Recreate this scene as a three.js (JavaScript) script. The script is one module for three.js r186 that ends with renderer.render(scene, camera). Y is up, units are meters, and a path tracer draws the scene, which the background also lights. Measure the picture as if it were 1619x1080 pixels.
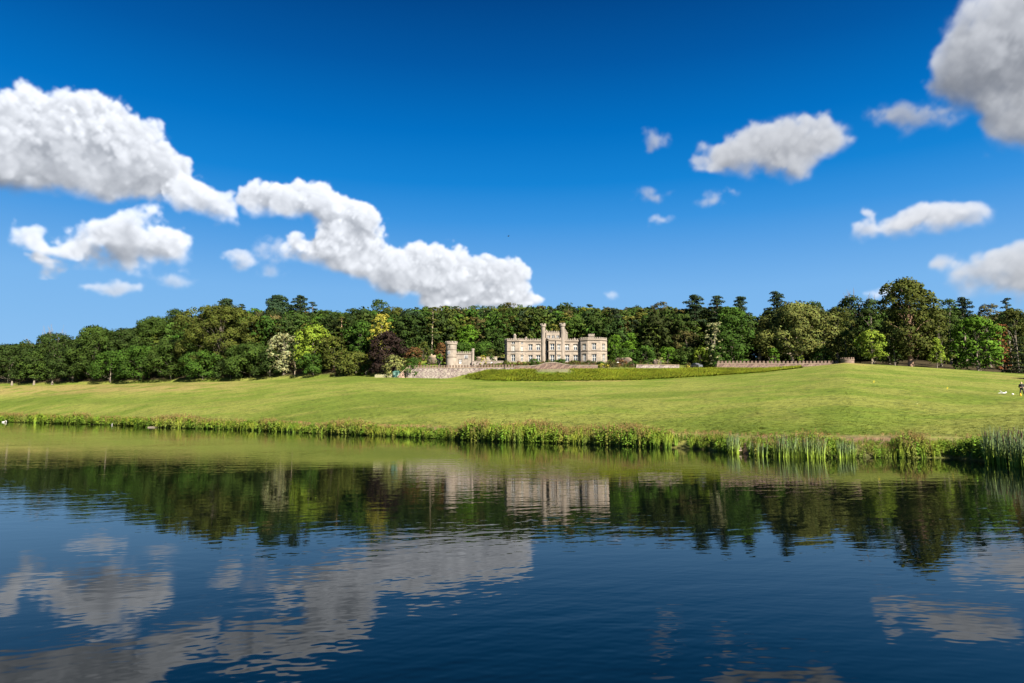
import * as THREE from 'three';
import { mergeGeometries } from 'three/addons/utils/BufferGeometryUtils.js';
import { MarchingCubes } from 'three/addons/objects/MarchingCubes.js';

// ------------------------------------------------------------------ camera
const FOC = 1079, CX = 809.5, CY = 540, HORIZON = 654, EYE = 2.6;      // measured on the photograph (1619 x 1080)
const TILT = Math.atan((HORIZON - CY) / FOC), FH = Math.hypot(FOC, HORIZON - CY);
const scene = new THREE.Scene();
const camera = new THREE.PerspectiveCamera(2 * Math.atan(CY / FOC) * 180 / Math.PI, 1619 / 1080, 0.1, 9000);
camera.position.set(0, EYE, 0);
camera.rotation.set(TILT, 0, 0);
scene.add(camera);
const renderer = new THREE.WebGLRenderer({ antialias: true });
renderer.toneMapping = THREE.LinearToneMapping;
const EXPOSURE = 3.1;
renderer.toneMappingExposure = EXPOSURE;
renderer.shadowMap.enabled = true;

// ------------------------------------------------------------------ sun
const SUN = new THREE.Vector3(Math.sin(0.60) * Math.cos(0.61), Math.sin(0.61), Math.cos(0.60) * Math.cos(0.61));
const sun = new THREE.DirectionalLight(new THREE.Color().setRGB(1, 0.91, 0.77), 5.0);
sun.position.copy(SUN).multiplyScalar(600).add(new THREE.Vector3(0, 0, -180));
sun.target.position.set(0, 0, -180);
sun.castShadow = true;
Object.assign(sun.shadow.camera, { left: -400, right: 400, top: 300, bottom: -300, near: 1, far: 1400 });
sun.shadow.mapSize.set(4096, 4096);
scene.add(sun, sun.target);

// ------------------------------------------------------------------ small tools
function rng(seed) { let s = seed | 0; return () => { s = (s + 0x6d2b79f5) | 0; let t = Math.imul(s ^ (s >>> 15), 1 | s); t = (t + Math.imul(t ^ (t >>> 7), 61 | t)) ^ t; return ((t ^ (t >>> 14)) >>> 0) / 4294967296; }; }
const PERM = new Uint8Array(512), VAL = new Float32Array(256);
{ const r = rng(77); const p = [...Array(256).keys()]; for (let i = 255; i > 0; i--) { const j = Math.floor(r() * (i + 1)); [p[i], p[j]] = [p[j], p[i]]; } for (let i = 0; i < 512; i++) PERM[i] = p[i & 255]; for (let i = 0; i < 256; i++) VAL[i] = r() * 2 - 1; }
function noise3(x, y, z) {
  const ix = Math.floor(x), iy = Math.floor(y), iz = Math.floor(z); let fx = x - ix, fy = y - iy, fz = z - iz;
  fx = fx * fx * (3 - 2 * fx); fy = fy * fy * (3 - 2 * fy); fz = fz * fz * (3 - 2 * fz);
  const X = ix & 255, X1 = (ix + 1) & 255, Y = iy & 255, Y1 = (iy + 1) & 255, Z = iz & 255, Z1 = (iz + 1) & 255;
  const a = PERM[X + PERM[Y]], b = PERM[X1 + PERM[Y]], c = PERM[X + PERM[Y1]], d = PERM[X1 + PERM[Y1]];
  const l = (p, q, t) => p + (q - p) * t;
  return l(l(l(VAL[PERM[(a + Z) & 511]], VAL[PERM[(b + Z) & 511]], fx), l(VAL[PERM[(c + Z) & 511]], VAL[PERM[(d + Z) & 511]], fx), fy),
    l(l(VAL[PERM[(a + Z1) & 511]], VAL[PERM[(b + Z1) & 511]], fx), l(VAL[PERM[(c + Z1) & 511]], VAL[PERM[(d + Z1) & 511]], fx), fy), fz);
}
function fbm(x, y, z, n, g = .5) { let s = 0, a = 0.5; for (let i = 0; i < n; i++) { s += a * noise3(x, y, z); x = x * 2.03 + 11.3; y = y * 2.03 + 5.7; z = z * 2.03 + 2.9; a *= g; } return s; }
const clamp = (x, a = 0, b = 1) => Math.min(b, Math.max(a, x)), lerp = (a, b, t) => a + (b - a) * t;
const smooth = (a, b, x) => { const t = clamp((x - a) / (b - a)); return t * t * (3 - 2 * t); };
const curve = (pts) => (x) => { if (x <= pts[0][0]) return pts[0][1]; for (let i = 1; i < pts.length; i++) if (x <= pts[i][0]) return lerp(pts[i - 1][1], pts[i][1], (x - pts[i - 1][0]) / (pts[i][0] - pts[i - 1][0])); return pts[pts.length - 1][1]; };
function rayOf(px, py) {               // world direction seen at a place of the photograph
  const x = (px - CX) / FOC, y = (CY - py) / FOC, c = Math.cos(TILT), s = Math.sin(TILT);
  return [x, y * c + s, -c + y * s];
}
function at(px, py, d) { const r = rayOf(px, py), k = d / -r[2]; return [r[0] * k, EYE + r[1] * k, -d]; }
const azEl = (px, py) => { const r = rayOf(px, py); return [Math.atan2(r[0], -r[2]) * 180 / Math.PI, Math.atan2(r[1], Math.hypot(r[0], r[2])) * 180 / Math.PI]; };

// ------------------------------------------------------------------ sky: air and clouds, computed as one equirectangular picture
const SKYW = 4096, SKYH = 2048, sky = new Float32Array(SKYW * SKYH * 4);
{
  const el = [[-90, .16, .36, .66], [-3, .30, .55, .86], [2, .30, .56, .88], [7, .23, .50, .86], [10, .195, .465, .85], [13, .118, .38, .80], [16, .045, .300, .75], [19, .008, .230, .67], [23, .001, .165, .55], [28, .0008, .100, .38], [33, .0007, .060, .25], [45, .0008, .040, .18], [90, .001, .026, .13]];
  const ch = [1, 2, 3].map((c) => curve(el.map((e) => [e[0], e[c]])));
  for (let j = 0; j < SKYH; j++) {
    const e = (j + .5) / SKYH * 180 - 90, c3 = ch.map((f) => f(e) / EXPOSURE), ce = Math.cos(e * Math.PI / 180), se = Math.sin(e * Math.PI / 180);
    for (let i = 0; i < SKYW; i++) {
      const az = ((i + .5) / SKYW - .25) * 2 * Math.PI, o = (j * SKYW + i) * 4;
      const cs = Math.max(0, ce * Math.sin(az) * SUN.x + se * SUN.y - ce * Math.cos(az) * SUN.z), g = 0.25 * cs ** 4;
      sky[o] = c3[0] * (1 + g) + g * .10; sky[o + 1] = c3[1] * (1 + g) + g * .09; sky[o + 2] = c3[2] * (1 + g) + g * .07; sky[o + 3] = 1;
    }
  }
  const DEG = 360 / SKYW;
  function makeCloud(blobs, o) {       // blobs: px, py, rx, ry, strength, sideways in photograph pixels -> degrees
    const B = blobs.map(([x, y, rx, ry, k = 1], n) => { const c = azEl(x, y), l = azEl(x - rx, y), r = azEl(x + rx, y), u = azEl(x, y - ry), d = azEl(x, y + ry); const a = (r[0] - l[0]) / 2, e = (u[1] - d[1]) / 2; return { a: c[0], e: c[1], ra: a, re: e, w: (n * 7 % 5 - 2) * .12 * Math.min(a, e), rw: (a + e) * .42, k }; });
    let a0 = 1e9, a1 = -1e9, e0 = 1e9, e1 = -1e9, w0 = 1e9, w1 = -1e9;
    for (const b of B) { a0 = Math.min(a0, b.a - b.ra * 1.25 - 1); a1 = Math.max(a1, b.a + b.ra * 1.25 + 1); e0 = Math.min(e0, b.e - b.re * 1.25 - 1); e1 = Math.max(e1, b.e + b.re * 1.25 + 1); w0 = Math.min(w0, b.w - b.rw * 1.1); w1 = Math.max(w1, b.w + b.rw * 1.1); }
    const i0 = Math.floor(a0 / DEG), i1 = Math.ceil(a1 / DEG), j0 = Math.floor(e0 / DEG), j1 = Math.ceil(e1 / DEG), W = i1 - i0, H = j1 - j0, N = o.slices ?? 28, dw = (w1 - w0) / N;
    const rho = new Float32Array(W * H * N), T = new Float32Array(W * H * N);
    const ns = o.scale ?? .5, amp = o.amp ?? .85, soft = o.soft ?? .26, seed = o.seed ?? 0, small = o.slices !== undefined, wa = o.warp ?? (small ? .55 : .8), wf = small ? .9 : .55;
    for (let j = 0; j < H; j++) for (let i = 0; i < W; i++) {
      const a = (i0 + i + .5) * DEG, e = (j0 + j + .5) * DEG;
      const near = B.filter((b) => { const x = (a - b.a) / b.ra, y = (e - b.e) / b.re; return x * x + y * y < 3.4; });
      if (!near.length) continue;
      for (let n = 0; n < N; n++) {
        const w = w0 + (n + .5) * dw; let M = 0, Y = 0; const p0 = (a * .8 + w * .6) * wf + seed, p1 = (e * .9 - w * .4) * wf, p2 = (w * .7 - a * .3) * wf + 3.3;
        const wx = wa * (noise3(p0, p1, p2) + .5 * noise3(p1 * 2.3, p2 * 2.3, p0 * 2.3) + .25 * noise3(p2 * 5.1, p0 * 5.1, p1 * 5.1)), wy = wa * .8 * (noise3(p2 + 7.7, p0, p1) + .5 * noise3(p0 * 2.3, p1 * 2.3 + 4, p2 * 2.3) + .25 * noise3(p1 * 5.1, p0 * 5.1, p2 * 5.1 + 6));
        for (const b of near) { const x = (a + wx - b.a) / b.ra, y = (e + wy - b.e) / b.re, z = (w - b.w) / b.rw, q = 1 - (x * x + y * y + z * z) * .72; if (q > 0) { M += q * q * b.k; Y += q * q * b.k * y; } }
        if (M < .02) continue;
        const yv = Y / M, bs = ns * 1.35, A1 = (a * .36 + e * .48 - w * .8) * bs + seed, E1 = (-a * .8 + e * .6) * bs + 9.1, W1 = (a * .48 + e * .64 + w * .6) * bs, A2 = (a * .6 - e * .64 + w * .48) * bs * 2.2, E2 = (e * .6 + w * .8) * bs * 2.2 + seed, W2 = (a * .8 + e * .48 - w * .36) * bs * 2.2;
        const puff = .46 * Math.abs(noise3(A1, E1, W1)) + .36 * Math.abs(noise3(A2, E2, W2)) + .19 * Math.abs(noise3(E1 * 4.7, W1 * 4.7 + 3, A1 * 4.7)) + .09 * Math.abs(noise3(W2 * 4.3, A2 * 4.3, E2 * 4.3 + 5)) - .29;
        const lo = .5 * noise3(W1 * .62, A1 * .62 + 4.4, E1 * .62) + .27 * noise3(E2 * .6, W2 * .6, A2 * .6 + seed) + .14 * noise3(A1 * 2.9, W1 * 2.9, E1 * 2.9 + 1.7) + .07 * noise3(W2 * 2.7 + 2, E2 * 2.7, A2 * 2.7), f = M - (o.level ?? .2) + amp * Math.min(1, .3 + M) * (1.15 * lo + 1.25 * puff);
        const body = smooth(0, lerp(1.2, soft, smooth(-.8, .25, yv)), f) * lerp(.4, 1, smooth(-.95, .1, yv)), wisp = (o.wisp ?? .07) * smooth(.05, .55, M + .9 * lo + .4 * puff) * smooth(.02, .3, M);
        rho[(j * W + i) * N + n] = Math.max(body, wisp);
      }
    }
    const sl = o.sun ?? [.34, .74, .58], len = DEG / sl[1], ks = (o.ks ?? .95) * 1.7;
    for (let j = H - 1; j >= 0; j--) for (let i = 0; i < W; i++) for (let n = 0; n < N; n++) {
      const x = i + sl[0] / sl[1], m = n - sl[2] / sl[1] * DEG / dw, id = (j * W + i) * N + n; let t = 1;
      if (j < H - 1 && x < W - 1 && m >= 0) {
        const x0 = Math.floor(x), m0 = Math.floor(m), m1 = Math.min(N - 1, m0 + 1), fx = x - x0, fm = m - m0, r = (j + 1) * W;
        t = lerp(lerp(T[(r + x0) * N + m0], T[(r + x0) * N + m1], fm), lerp(T[(r + x0 + 1) * N + m0], T[(r + x0 + 1) * N + m1], fm), fx);
      }
      T[id] = t * Math.exp(-ks * rho[id] * len);
    }
    const R = o.blur ?? 3, line = new Float32Array(Math.max(W, H));       // light spreads inside a cloud
    for (let pass = 0; pass < 2; pass++) for (const [L0, L1, sa, sb] of [[H, W, W, 1], [W, H, 1, W]]) for (let n = 0; n < N; n++) for (let p = 0; p < L0; p++) {
      let s = 0, c = 0; for (let q = 0; q < L1; q++) line[q] = T[(p * sa + q * sb) * N + n];
      for (let q = -R; q < L1; q++) { if (q + R < L1) { s += line[q + R]; c++; } if (q - R - 1 >= 0) { s -= line[q - R - 1]; c--; } if (q >= 0) T[(p * sa + q * sb) * N + n] = s / c; }
    }
    const kv = o.kv ?? 2.6, out = { W, H, i0, j0, a: new Float32Array(W * H), c: new Float32Array(W * H * 3) };
    const S = (o.bright ?? 1) / EXPOSURE, tint = o.tint ?? [.30, .37, .50];
    for (let p = 0; p < W * H; p++) {
      let tr = 1, r = 0, g = 0, b = 0; const up = clamp((Math.floor(p / W)) / H);
      for (let n = 0; n < N && tr > .01; n++) {
        const d = rho[p * N + n]; if (d < .003) continue;
        const k = 1 - Math.exp(-kv * d * dw), t = T[p * N + n], L = .74 * t + .48 * Math.pow(t, .20), am = .55 + .45 * up;
        r += tr * k * (L * .955 + tint[0] * am * .5) * S; g += tr * k * (L * .965 + tint[1] * am * .5) * S; b += tr * k * (L * .985 + tint[2] * am * .5) * S; tr *= 1 - k;
      }
      out.a[p] = 1 - tr; out.c[p * 3] = r; out.c[p * 3 + 1] = g; out.c[p * 3 + 2] = b;
    }
    return out;
  }
  function stamp(cl, di = 0, dj = 0, flip = false) {
    for (let j = 0; j < cl.H; j++) for (let i = 0; i < cl.W; i++) {
      const p = j * cl.W + (flip ? cl.W - 1 - i : i), a = cl.a[p]; if (a <= 0) continue;
      const x = ((cl.i0 + i + di + SKYW / 4) % SKYW + SKYW) % SKYW, y = cl.j0 + j + dj + SKYH / 2; if (y < 0 || y >= SKYH) continue;
      const o = (y * SKYW + x) * 4; for (let c = 0; c < 3; c++) sky[o + c] = sky[o + c] * (1 - a) + cl.c[p * 3 + c];
    }
  }
  const clouds = [
    makeCloud([[-60, 215, 120, 90], [30, 215, 110, 82], [90, 225, 105, 88], [150, 225, 95, 82], [205, 245, 75, 72], [250, 275, 55, 45], [140, 262, 120, 48], [30, 268, 120, 48], [215, 305, 70, 26, .8], [290, 300, 34, 24, .8]], { seed: 3, ks: 1.7, kv: 3.0, amp: 1.15, wisp: .10 }),
    makeCloud([[330, 320, 42, 34, .9], [358, 332, 36, 32, .8], [310, 300, 30, 22, .7], [372, 312, 18, 16, .5]], { seed: 9, amp: 1.5, soft: .7, kv: 2.2, level: .10, scale: .8, wisp: .12, warp: 1.3 }),
    makeCloud([[240, 372, 68, 38, .95], [185, 380, 66, 34, .9], [285, 390, 48, 36, .8], [250, 402, 60, 26, .7], [120, 390, 60, 20, .75], [62, 378, 36, 24, .7], [70, 414, 40, 15, .6], [205, 350, 30, 18, .6]], { seed: 14, amp: 1.5, soft: .6, kv: 2.2, level: .10, scale: .7, wisp: .12, warp: 1.4 }),
    makeCloud([[430, 315, 42, 30], [475, 318, 48, 30], [520, 325, 48, 38], [555, 352, 50, 42], [535, 392, 72, 38], [480, 390, 44, 26, .8], [590, 390, 38, 42], [580, 425, 60, 26], [640, 425, 60, 42], [690, 428, 60, 44], [745, 440, 50, 36], [795, 440, 38, 30], [680, 455, 80, 26], [790, 468, 62, 24], [720, 480, 70, 22], [835, 478, 36, 14, .8], [410, 312, 26, 22, .8]], { seed: 21, ks: 1.5, kv: 3.2, amp: 1.15, wisp: .10 }),
    makeCloud([[1600, 60, 128, 106], [1665, 10, 140, 125], [1540, 110, 82, 72, 1], [1620, 150, 85, 95], [1600, 210, 60, 50, .7], [1690, 200, 90, 60, .9], [1520, 80, 40, 40, .6]], { seed: 31, bright: .64, tint: [.38, .46, .62], ks: .9, soft: .6, kv: 1.5, amp: 1, wisp: .08 }),
    makeCloud([[1400, 178, 46, 24, .6], [1445, 185, 52, 32, .68], [1492, 178, 50, 26, .62], [1370, 172, 18, 16, .5]], { seed: 35, bright: .5, tint: [.34, .42, .58], soft: .8, kv: 1.1, amp: 1.2, wisp: .12, scale: .8 }),
    makeCloud([[1210, 232, 62, 46], [1265, 225, 62, 48], [1160, 244, 58, 30, .85], [1245, 265, 56, 34, .8], [1310, 222, 52, 32, .6], [1120, 258, 36, 14, .6], [1185, 205, 36, 24, .7], [1290, 190, 34, 20, .7]], { seed: 41, bright: .62, tint: [.40, .47, .62], ks: .7, soft: .6, kv: 1.9, amp: 1.05, wisp: .09 }),
    makeCloud([[1475, 345, 66, 32], [1520, 340, 58, 26, .9], [1425, 352, 48, 24, .85], [1375, 366, 40, 14, .7], [1378, 344, 14, 20, .6], [1550, 342, 30, 20, .6], [1470, 328, 40, 20, .8]], { seed: 52, bright: .76, tint: [.38, .44, .58], ks: .8, soft: .55, kv: 2, amp: 1, wisp: .08 }),
    makeCloud([[1595, 415, 55, 44], [1540, 420, 60, 30, .75], [1630, 440, 70, 50], [1570, 452, 60, 24, .6], [1490, 412, 34, 16, .6], [1640, 390, 50, 30, .8]], { seed: 61, bright: .66, tint: [.42, .5, .64], ks: .7, soft: .7, kv: 1.6, amp: 1.1, wisp: .1 }),
    makeCloud([[1042, 224, 26, 18, .62], [1030, 236, 12, 10, .55]], { seed: 71, bright: .62, soft: 1.05, kv: 1.00, amp: 1.03, slices: 12, level: .05, scale: 1.1, wisp: .12 }),
    makeCloud([[1128, 314, 28, 13, .7], [1156, 304, 18, 9, .6]], { seed: 73, bright: .66, soft: 1.05, kv: 1.12, amp: 1.03, slices: 12, level: .05, scale: 1.1, wisp: .12 }),
    makeCloud([[1032, 308, 34, 12, .55]], { seed: 75, bright: .6, soft: 1.15, kv: 0.84, amp: 1.03, slices: 12, level: .05, scale: 1.1, wisp: .12 }),
    makeCloud([[1041, 352, 22, 9, .7]], { seed: 77, bright: .75, soft: 1.05, kv: 1.12, amp: 0.92, slices: 12, level: .05, scale: 1.1, wisp: .12 }),
    makeCloud([[380, 411, 30, 13, .8], [366, 404, 16, 9, .6]], { seed: 79, bright: .9, soft: 0.85, kv: 1.34, amp: 1.03, slices: 12, level: .05, scale: 1.1, wisp: .12 }),
    makeCloud([[160, 458, 34, 10, .75], [195, 459, 30, 14, .85], [210, 456, 18, 9, .6]], { seed: 81, bright: .85, soft: 0.85, kv: 1.23, amp: 0.92, slices: 12, level: .05, scale: 1.1, wisp: .12 }),
    makeCloud([[1398, 467, 26, 12, .9]], { seed: 83, bright: .95, soft: 0.75, kv: 1.45, amp: 0.92, slices: 12, level: .05, scale: 1.1, wisp: .12 }),
    makeCloud([[963, 468, 16, 10, .7]], { seed: 85, bright: .85, soft: 0.95, kv: 1.12, amp: 0.92, slices: 12, level: .05, scale: 1.1, wisp: .12 }),
    makeCloud([[275, 440, 40, 12, .5], [440, 400, 40, 26, .5], [425, 430, 30, 12, .45]], { seed: 87, bright: .85, soft: 1.15, kv: 0.73, amp: 1.38, slices: 12, level: .05, scale: 1.1, wisp: .12 }),
  ];
  const rc = rng(5), order = [0, 3, 6, 2, 7, 4, 8];
  for (let k = 0; k < 17; k++) {       // the same fair-weather clouds go on all round
    const cl = clouds[order[k % order.length]], mid = (cl.i0 + cl.W / 2) * DEG, to = 62 + (298 - 62) * (k + .5 + (rc() - .5) * .5) / 17;
    stamp(cl, Math.round((to - mid) / DEG), Math.round((rc() * 22 - 4) / DEG), rc() < .5);
  }
  clouds.forEach((c) => stamp(c));
}
const skyTex = new THREE.DataTexture(sky, SKYW, SKYH, THREE.RGBAFormat, THREE.FloatType);
skyTex.mapping = THREE.EquirectangularReflectionMapping; skyTex.magFilter = THREE.LinearFilter; skyTex.needsUpdate = true;
scene.background = skyTex; scene.environment = skyTex;

// ------------------------------------------------------------------ naming
const taken = new Map();
function numbered(n) { const k = taken.get(n) ?? 0; taken.set(n, k + 1); return k ? n + '_' + String(k).padStart(3, '0') : n; }
function tag(o, label, category, group) { o.userData.label = label; o.userData.category = category; if (group) o.userData.group = group; return o; }
function thing(name, label, category, pos, turn = 0, group) { const o = new THREE.Group(); o.name = numbered(name); o.position.set(...pos); o.rotation.y = turn; tag(o, label, category, group); scene.add(o); return o; }
function part(name, geos, mat, parent) { const g = Array.isArray(geos) ? merge(geos) : geos; const m = new THREE.Mesh(g, mat); m.name = name; m.castShadow = m.receiveShadow = true; parent.add(m); return m; }
function merge(list) { return list.length === 1 ? list[0] : mergeGeometries(list.map((g) => { g = g.index ? g.toNonIndexed() : g; for (const k of Object.keys(g.attributes)) if (!['position', 'normal', 'uv'].includes(k)) g.deleteAttribute(k); return g; })); }
const box = (x0, x1, y0, y1, z0, z1) => { const g = new THREE.BoxGeometry(x1 - x0, y1 - y0, z1 - z0); g.translate((x0 + x1) / 2, (y0 + y1) / 2, (z0 + z1) / 2); return g; };
const std = (r, g, b, o = {}) => new THREE.MeshStandardMaterial({ color: new THREE.Color().setRGB(r, g, b), roughness: .9, ...o });
function grainTex(n, f, seed, rep = 1) {     // grey-to-white wear, tileable by mirroring
  const d = new Uint8Array(n * n * 4);
  for (let j = 0; j < n; j++) for (let i = 0; i < n; i++) { const c = f(i / n, j / n, seed), o = (j * n + i) * 4; for (let k = 0; k < 3; k++) d[o + k] = clamp(c[k]) * 255; d[o + 3] = 255; }
  const t = new THREE.DataTexture(d, n, n); t.wrapS = t.wrapT = THREE.MirroredRepeatWrapping; t.magFilter = THREE.LinearFilter; t.repeat.set(rep, rep); t.needsUpdate = true; return t;
}

// ------------------------------------------------------------------ ground: one sheet of lake bed, lawn, bank, terrace and wooded hill
const hOf = (y, d) => EYE + (HORIZON - y) / FH * d;
const bOf = (px) => (px - CX) / FH;
const SHORE = [[-150, 664.4], [0, 667], [100, 670], [180, 671.8], [250, 675.8], [400, 680.2], [500, 685], [600, 688.7], [700, 693.5], [800, 698.3], [900, 700.5], [1000, 705], [1100, 709], [1200, 720], [1300, 722.5], [1400, 722.3], [1500, 723], [1570, 730], [1619, 737], [1700, 744], [1800, 755]].map(([x, y]) => [bOf(x), EYE * FH / (y - HORIZON)]);
const shoreIn = curve(SHORE);
function shoreD(b) { if (b < SHORE[0][0]) return Math.min(900, lerp(SHORE[0][1], 900, (SHORE[0][0] - b) / .4)); if (b > SHORE[SHORE.length - 1][0]) return Math.max(4, 59 / (1 + b) - 1.0); return shoreIn(b); }
const COLS = [                                   // photograph column, then (distance, height) of the ground along it from the foot of the trees on
  [-150, [[400, hOf(610.5, 400)], [450, 30], [540, 36], [900, 24]]],
  [0, [[350, hOf(609, 350)], [395, 27], [480, 36], [900, 24]]],
  [200, [[315, hOf(606.5, 315)], [375, 36], [450, 42], [900, 25]]],
  [400, [[285, hOf(601.5, 285)], [350, 40], [420, 45], [900, 25]]],
  [560, [[258, hOf(594.5, 258)], [330, 38], [400, 42], [900, 25]]],
  [644, [[233, hOf(597.5, 233)], [237, hOf(597.5, 233) + .3], [246, 20.2], [330, 38], [400, 42], [900, 25]]],
  [700, [[231, hOf(598.5, 231)], [236, hOf(598, 231) + .6], [245, 20.2], [330, 38], [400, 42], [900, 25]]],
  [735, [[222, hOf(601.5, 222)], [229, hOf(593, 229)], [234, hOf(590, 231)], [245, 20.3], [330, 38], [400, 42], [900, 25]]],
  [790, [[208, hOf(604.5, 208)], [222, hOf(587, 222)], [231, hOf(585.5, 231)], [238, 20.2], [330, 38], [400, 42], [900, 25]]],
  [880, [[203, hOf(604.5, 203)], [221, hOf(584, 221)], [228, hOf(583, 228)], [236, 20.4], [260, 21.5], [330, 38], [400, 42], [900, 25]]],
  [1000, [[200, hOf(602.5, 200)], [221, hOf(582, 221)], [229, 18], [237, 20.2], [255, 21.5], [330, 38], [400, 42], [900, 25]]],
  [1130, [[200, hOf(595, 200)], [221, hOf(581, 221)], [240, 18.6], [320, 35], [400, 38], [900, 24]]],
  [1210, [[203, hOf(589.5, 203)], [220, hOf(583.5, 220)], [240, 18.0], [300, 27], [400, 30], [900, 22]]],
  [1280, [[204, hOf(581, 204)], [222, hOf(579, 222)], [240, 17.9], [290, 25], [400, 30], [900, 22]]],
  [1340, [[200, hOf(573.8, 200)], [212, hOf(573.4, 212)], [230, 17.6], [280, 24], [400, 30], [900, 22]]],
  [1450, [[200, hOf(580, 200)], [216, 16.8], [280, 26], [400, 31], [900, 22]]],
  [1619, [[195, hOf(592, 195)], [215, 14.6], [280, 23], [400, 29], [900, 20]]],
  [1850, [[195, hOf(598, 195)], [215, 13.4], [280, 20], [400, 26], [900, 20]]],
].map(([px, p]) => ({ b: bOf(px), p, ds: shoreD(bOf(px)) }));
function colH(c, d) {
  const dt = c.p[0][0], h0 = .55, ht = c.p[0][1];
  if (d <= dt) { const t = clamp((d - c.ds) / (dt - c.ds)); return h0 + (ht - h0) * (t * .86 + .14 * t * t * (3 - 2 * t)) ; }
  for (let i = 1; i < c.p.length; i++) if (d <= c.p[i][0]) return lerp(c.p[i - 1][1], c.p[i][1], (d - c.p[i - 1][0]) / (c.p[i][0] - c.p[i - 1][0]));
  return lerp(c.p[c.p.length - 1][1], 8, clamp((d - 900) / 1500));
}
const edgeD = (b) => { const c = COLS; if (b <= c[0].b) return c[0].p[0][0]; for (let i = 1; i < c.length; i++) if (b <= c[i].b) return lerp(c[i - 1].p[0][0], c[i].p[0][0], (b - c[i - 1].b) / (c[i].b - c[i - 1].b)); return c[c.length - 1].p[0][0]; };
function info(x, z) {                            // where a place lies: distance past the far shore, share of the way to the trees
  const d = -z;
  if (d < 3) { const q = (x + d) / Math.SQRT2; return { sd: q > 20 ? q - 42 : -(q + 1.5), far: q > 20, t: clamp((q - 42) / 120), d, b: 2 }; }
  const b = clamp(x / d, -1.2, 4), ds = shoreD(b), q = (x + d) / Math.SQRT2, sdF = (d - ds) * (b < -.3 ? .65 : .8);
  if (q < 8 && sdF < -6) return { sd: -(q + 1.5), far: false, t: 0, d, b };
  return { sd: sdF, far: true, t: (d - ds) / Math.max(20, edgeD(b) - ds), d, b, ds };
}
function groundH(x, z, rough = true) {
  const o = info(x, z); let h;
  if (!o.far || o.d < 3 || o.b > .95) h = 1.0 + clamp(o.sd / 60) * 3;
  if (o.far && o.d >= 3) {
    const b = o.b; let hp, i = 1; while (i < COLS.length - 1 && b > COLS[i].b) i++;
    const A = COLS[i - 1], C = COLS[i], f = clamp((b - A.b) / (C.b - A.b)), dt = edgeD(b);
    const map = (c) => (o.d <= dt ? c.ds + o.t * (c.p[0][0] - c.ds) : c.p[0][0] + (o.d - dt));
    hp = lerp(colH(A, map(A)), colH(C, map(C)), f);
    h = h === undefined ? hp : lerp(hp, h, smooth(.95, 1.6, b));
  }
  if (rough && o.sd > 0) { const k = clamp(o.sd / 12) * (o.d > 420 ? 3 : 1); h += k * (.30 * fbm(x * .02, z * .02, 3, 2) + .03 * noise3(x * .35, z * .35, 9)); }
  return lerp(-1.3, h, smooth(-1.9, 1.3, o.sd + .5 * noise3(x * .35, z * .35, 1)));
}
function axis(lo, a, b, hi, step) { const v = []; for (let x = a; x <= b + 1e-6; x += step) v.push(x); let s = step; for (let x = a; x > lo;) { s *= 1.16; x -= s; v.unshift(x); } s = step; for (let x = b; x < hi;) { s *= 1.16; x += s; v.push(x); } return v; }
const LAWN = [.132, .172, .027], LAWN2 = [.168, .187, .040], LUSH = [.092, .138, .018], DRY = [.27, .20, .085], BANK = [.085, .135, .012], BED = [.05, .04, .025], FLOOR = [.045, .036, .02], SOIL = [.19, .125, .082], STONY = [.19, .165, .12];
const mix3 = (a, b, t) => [lerp(a[0], b[0], t), lerp(a[1], b[1], t), lerp(a[2], b[2], t)];
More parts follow.
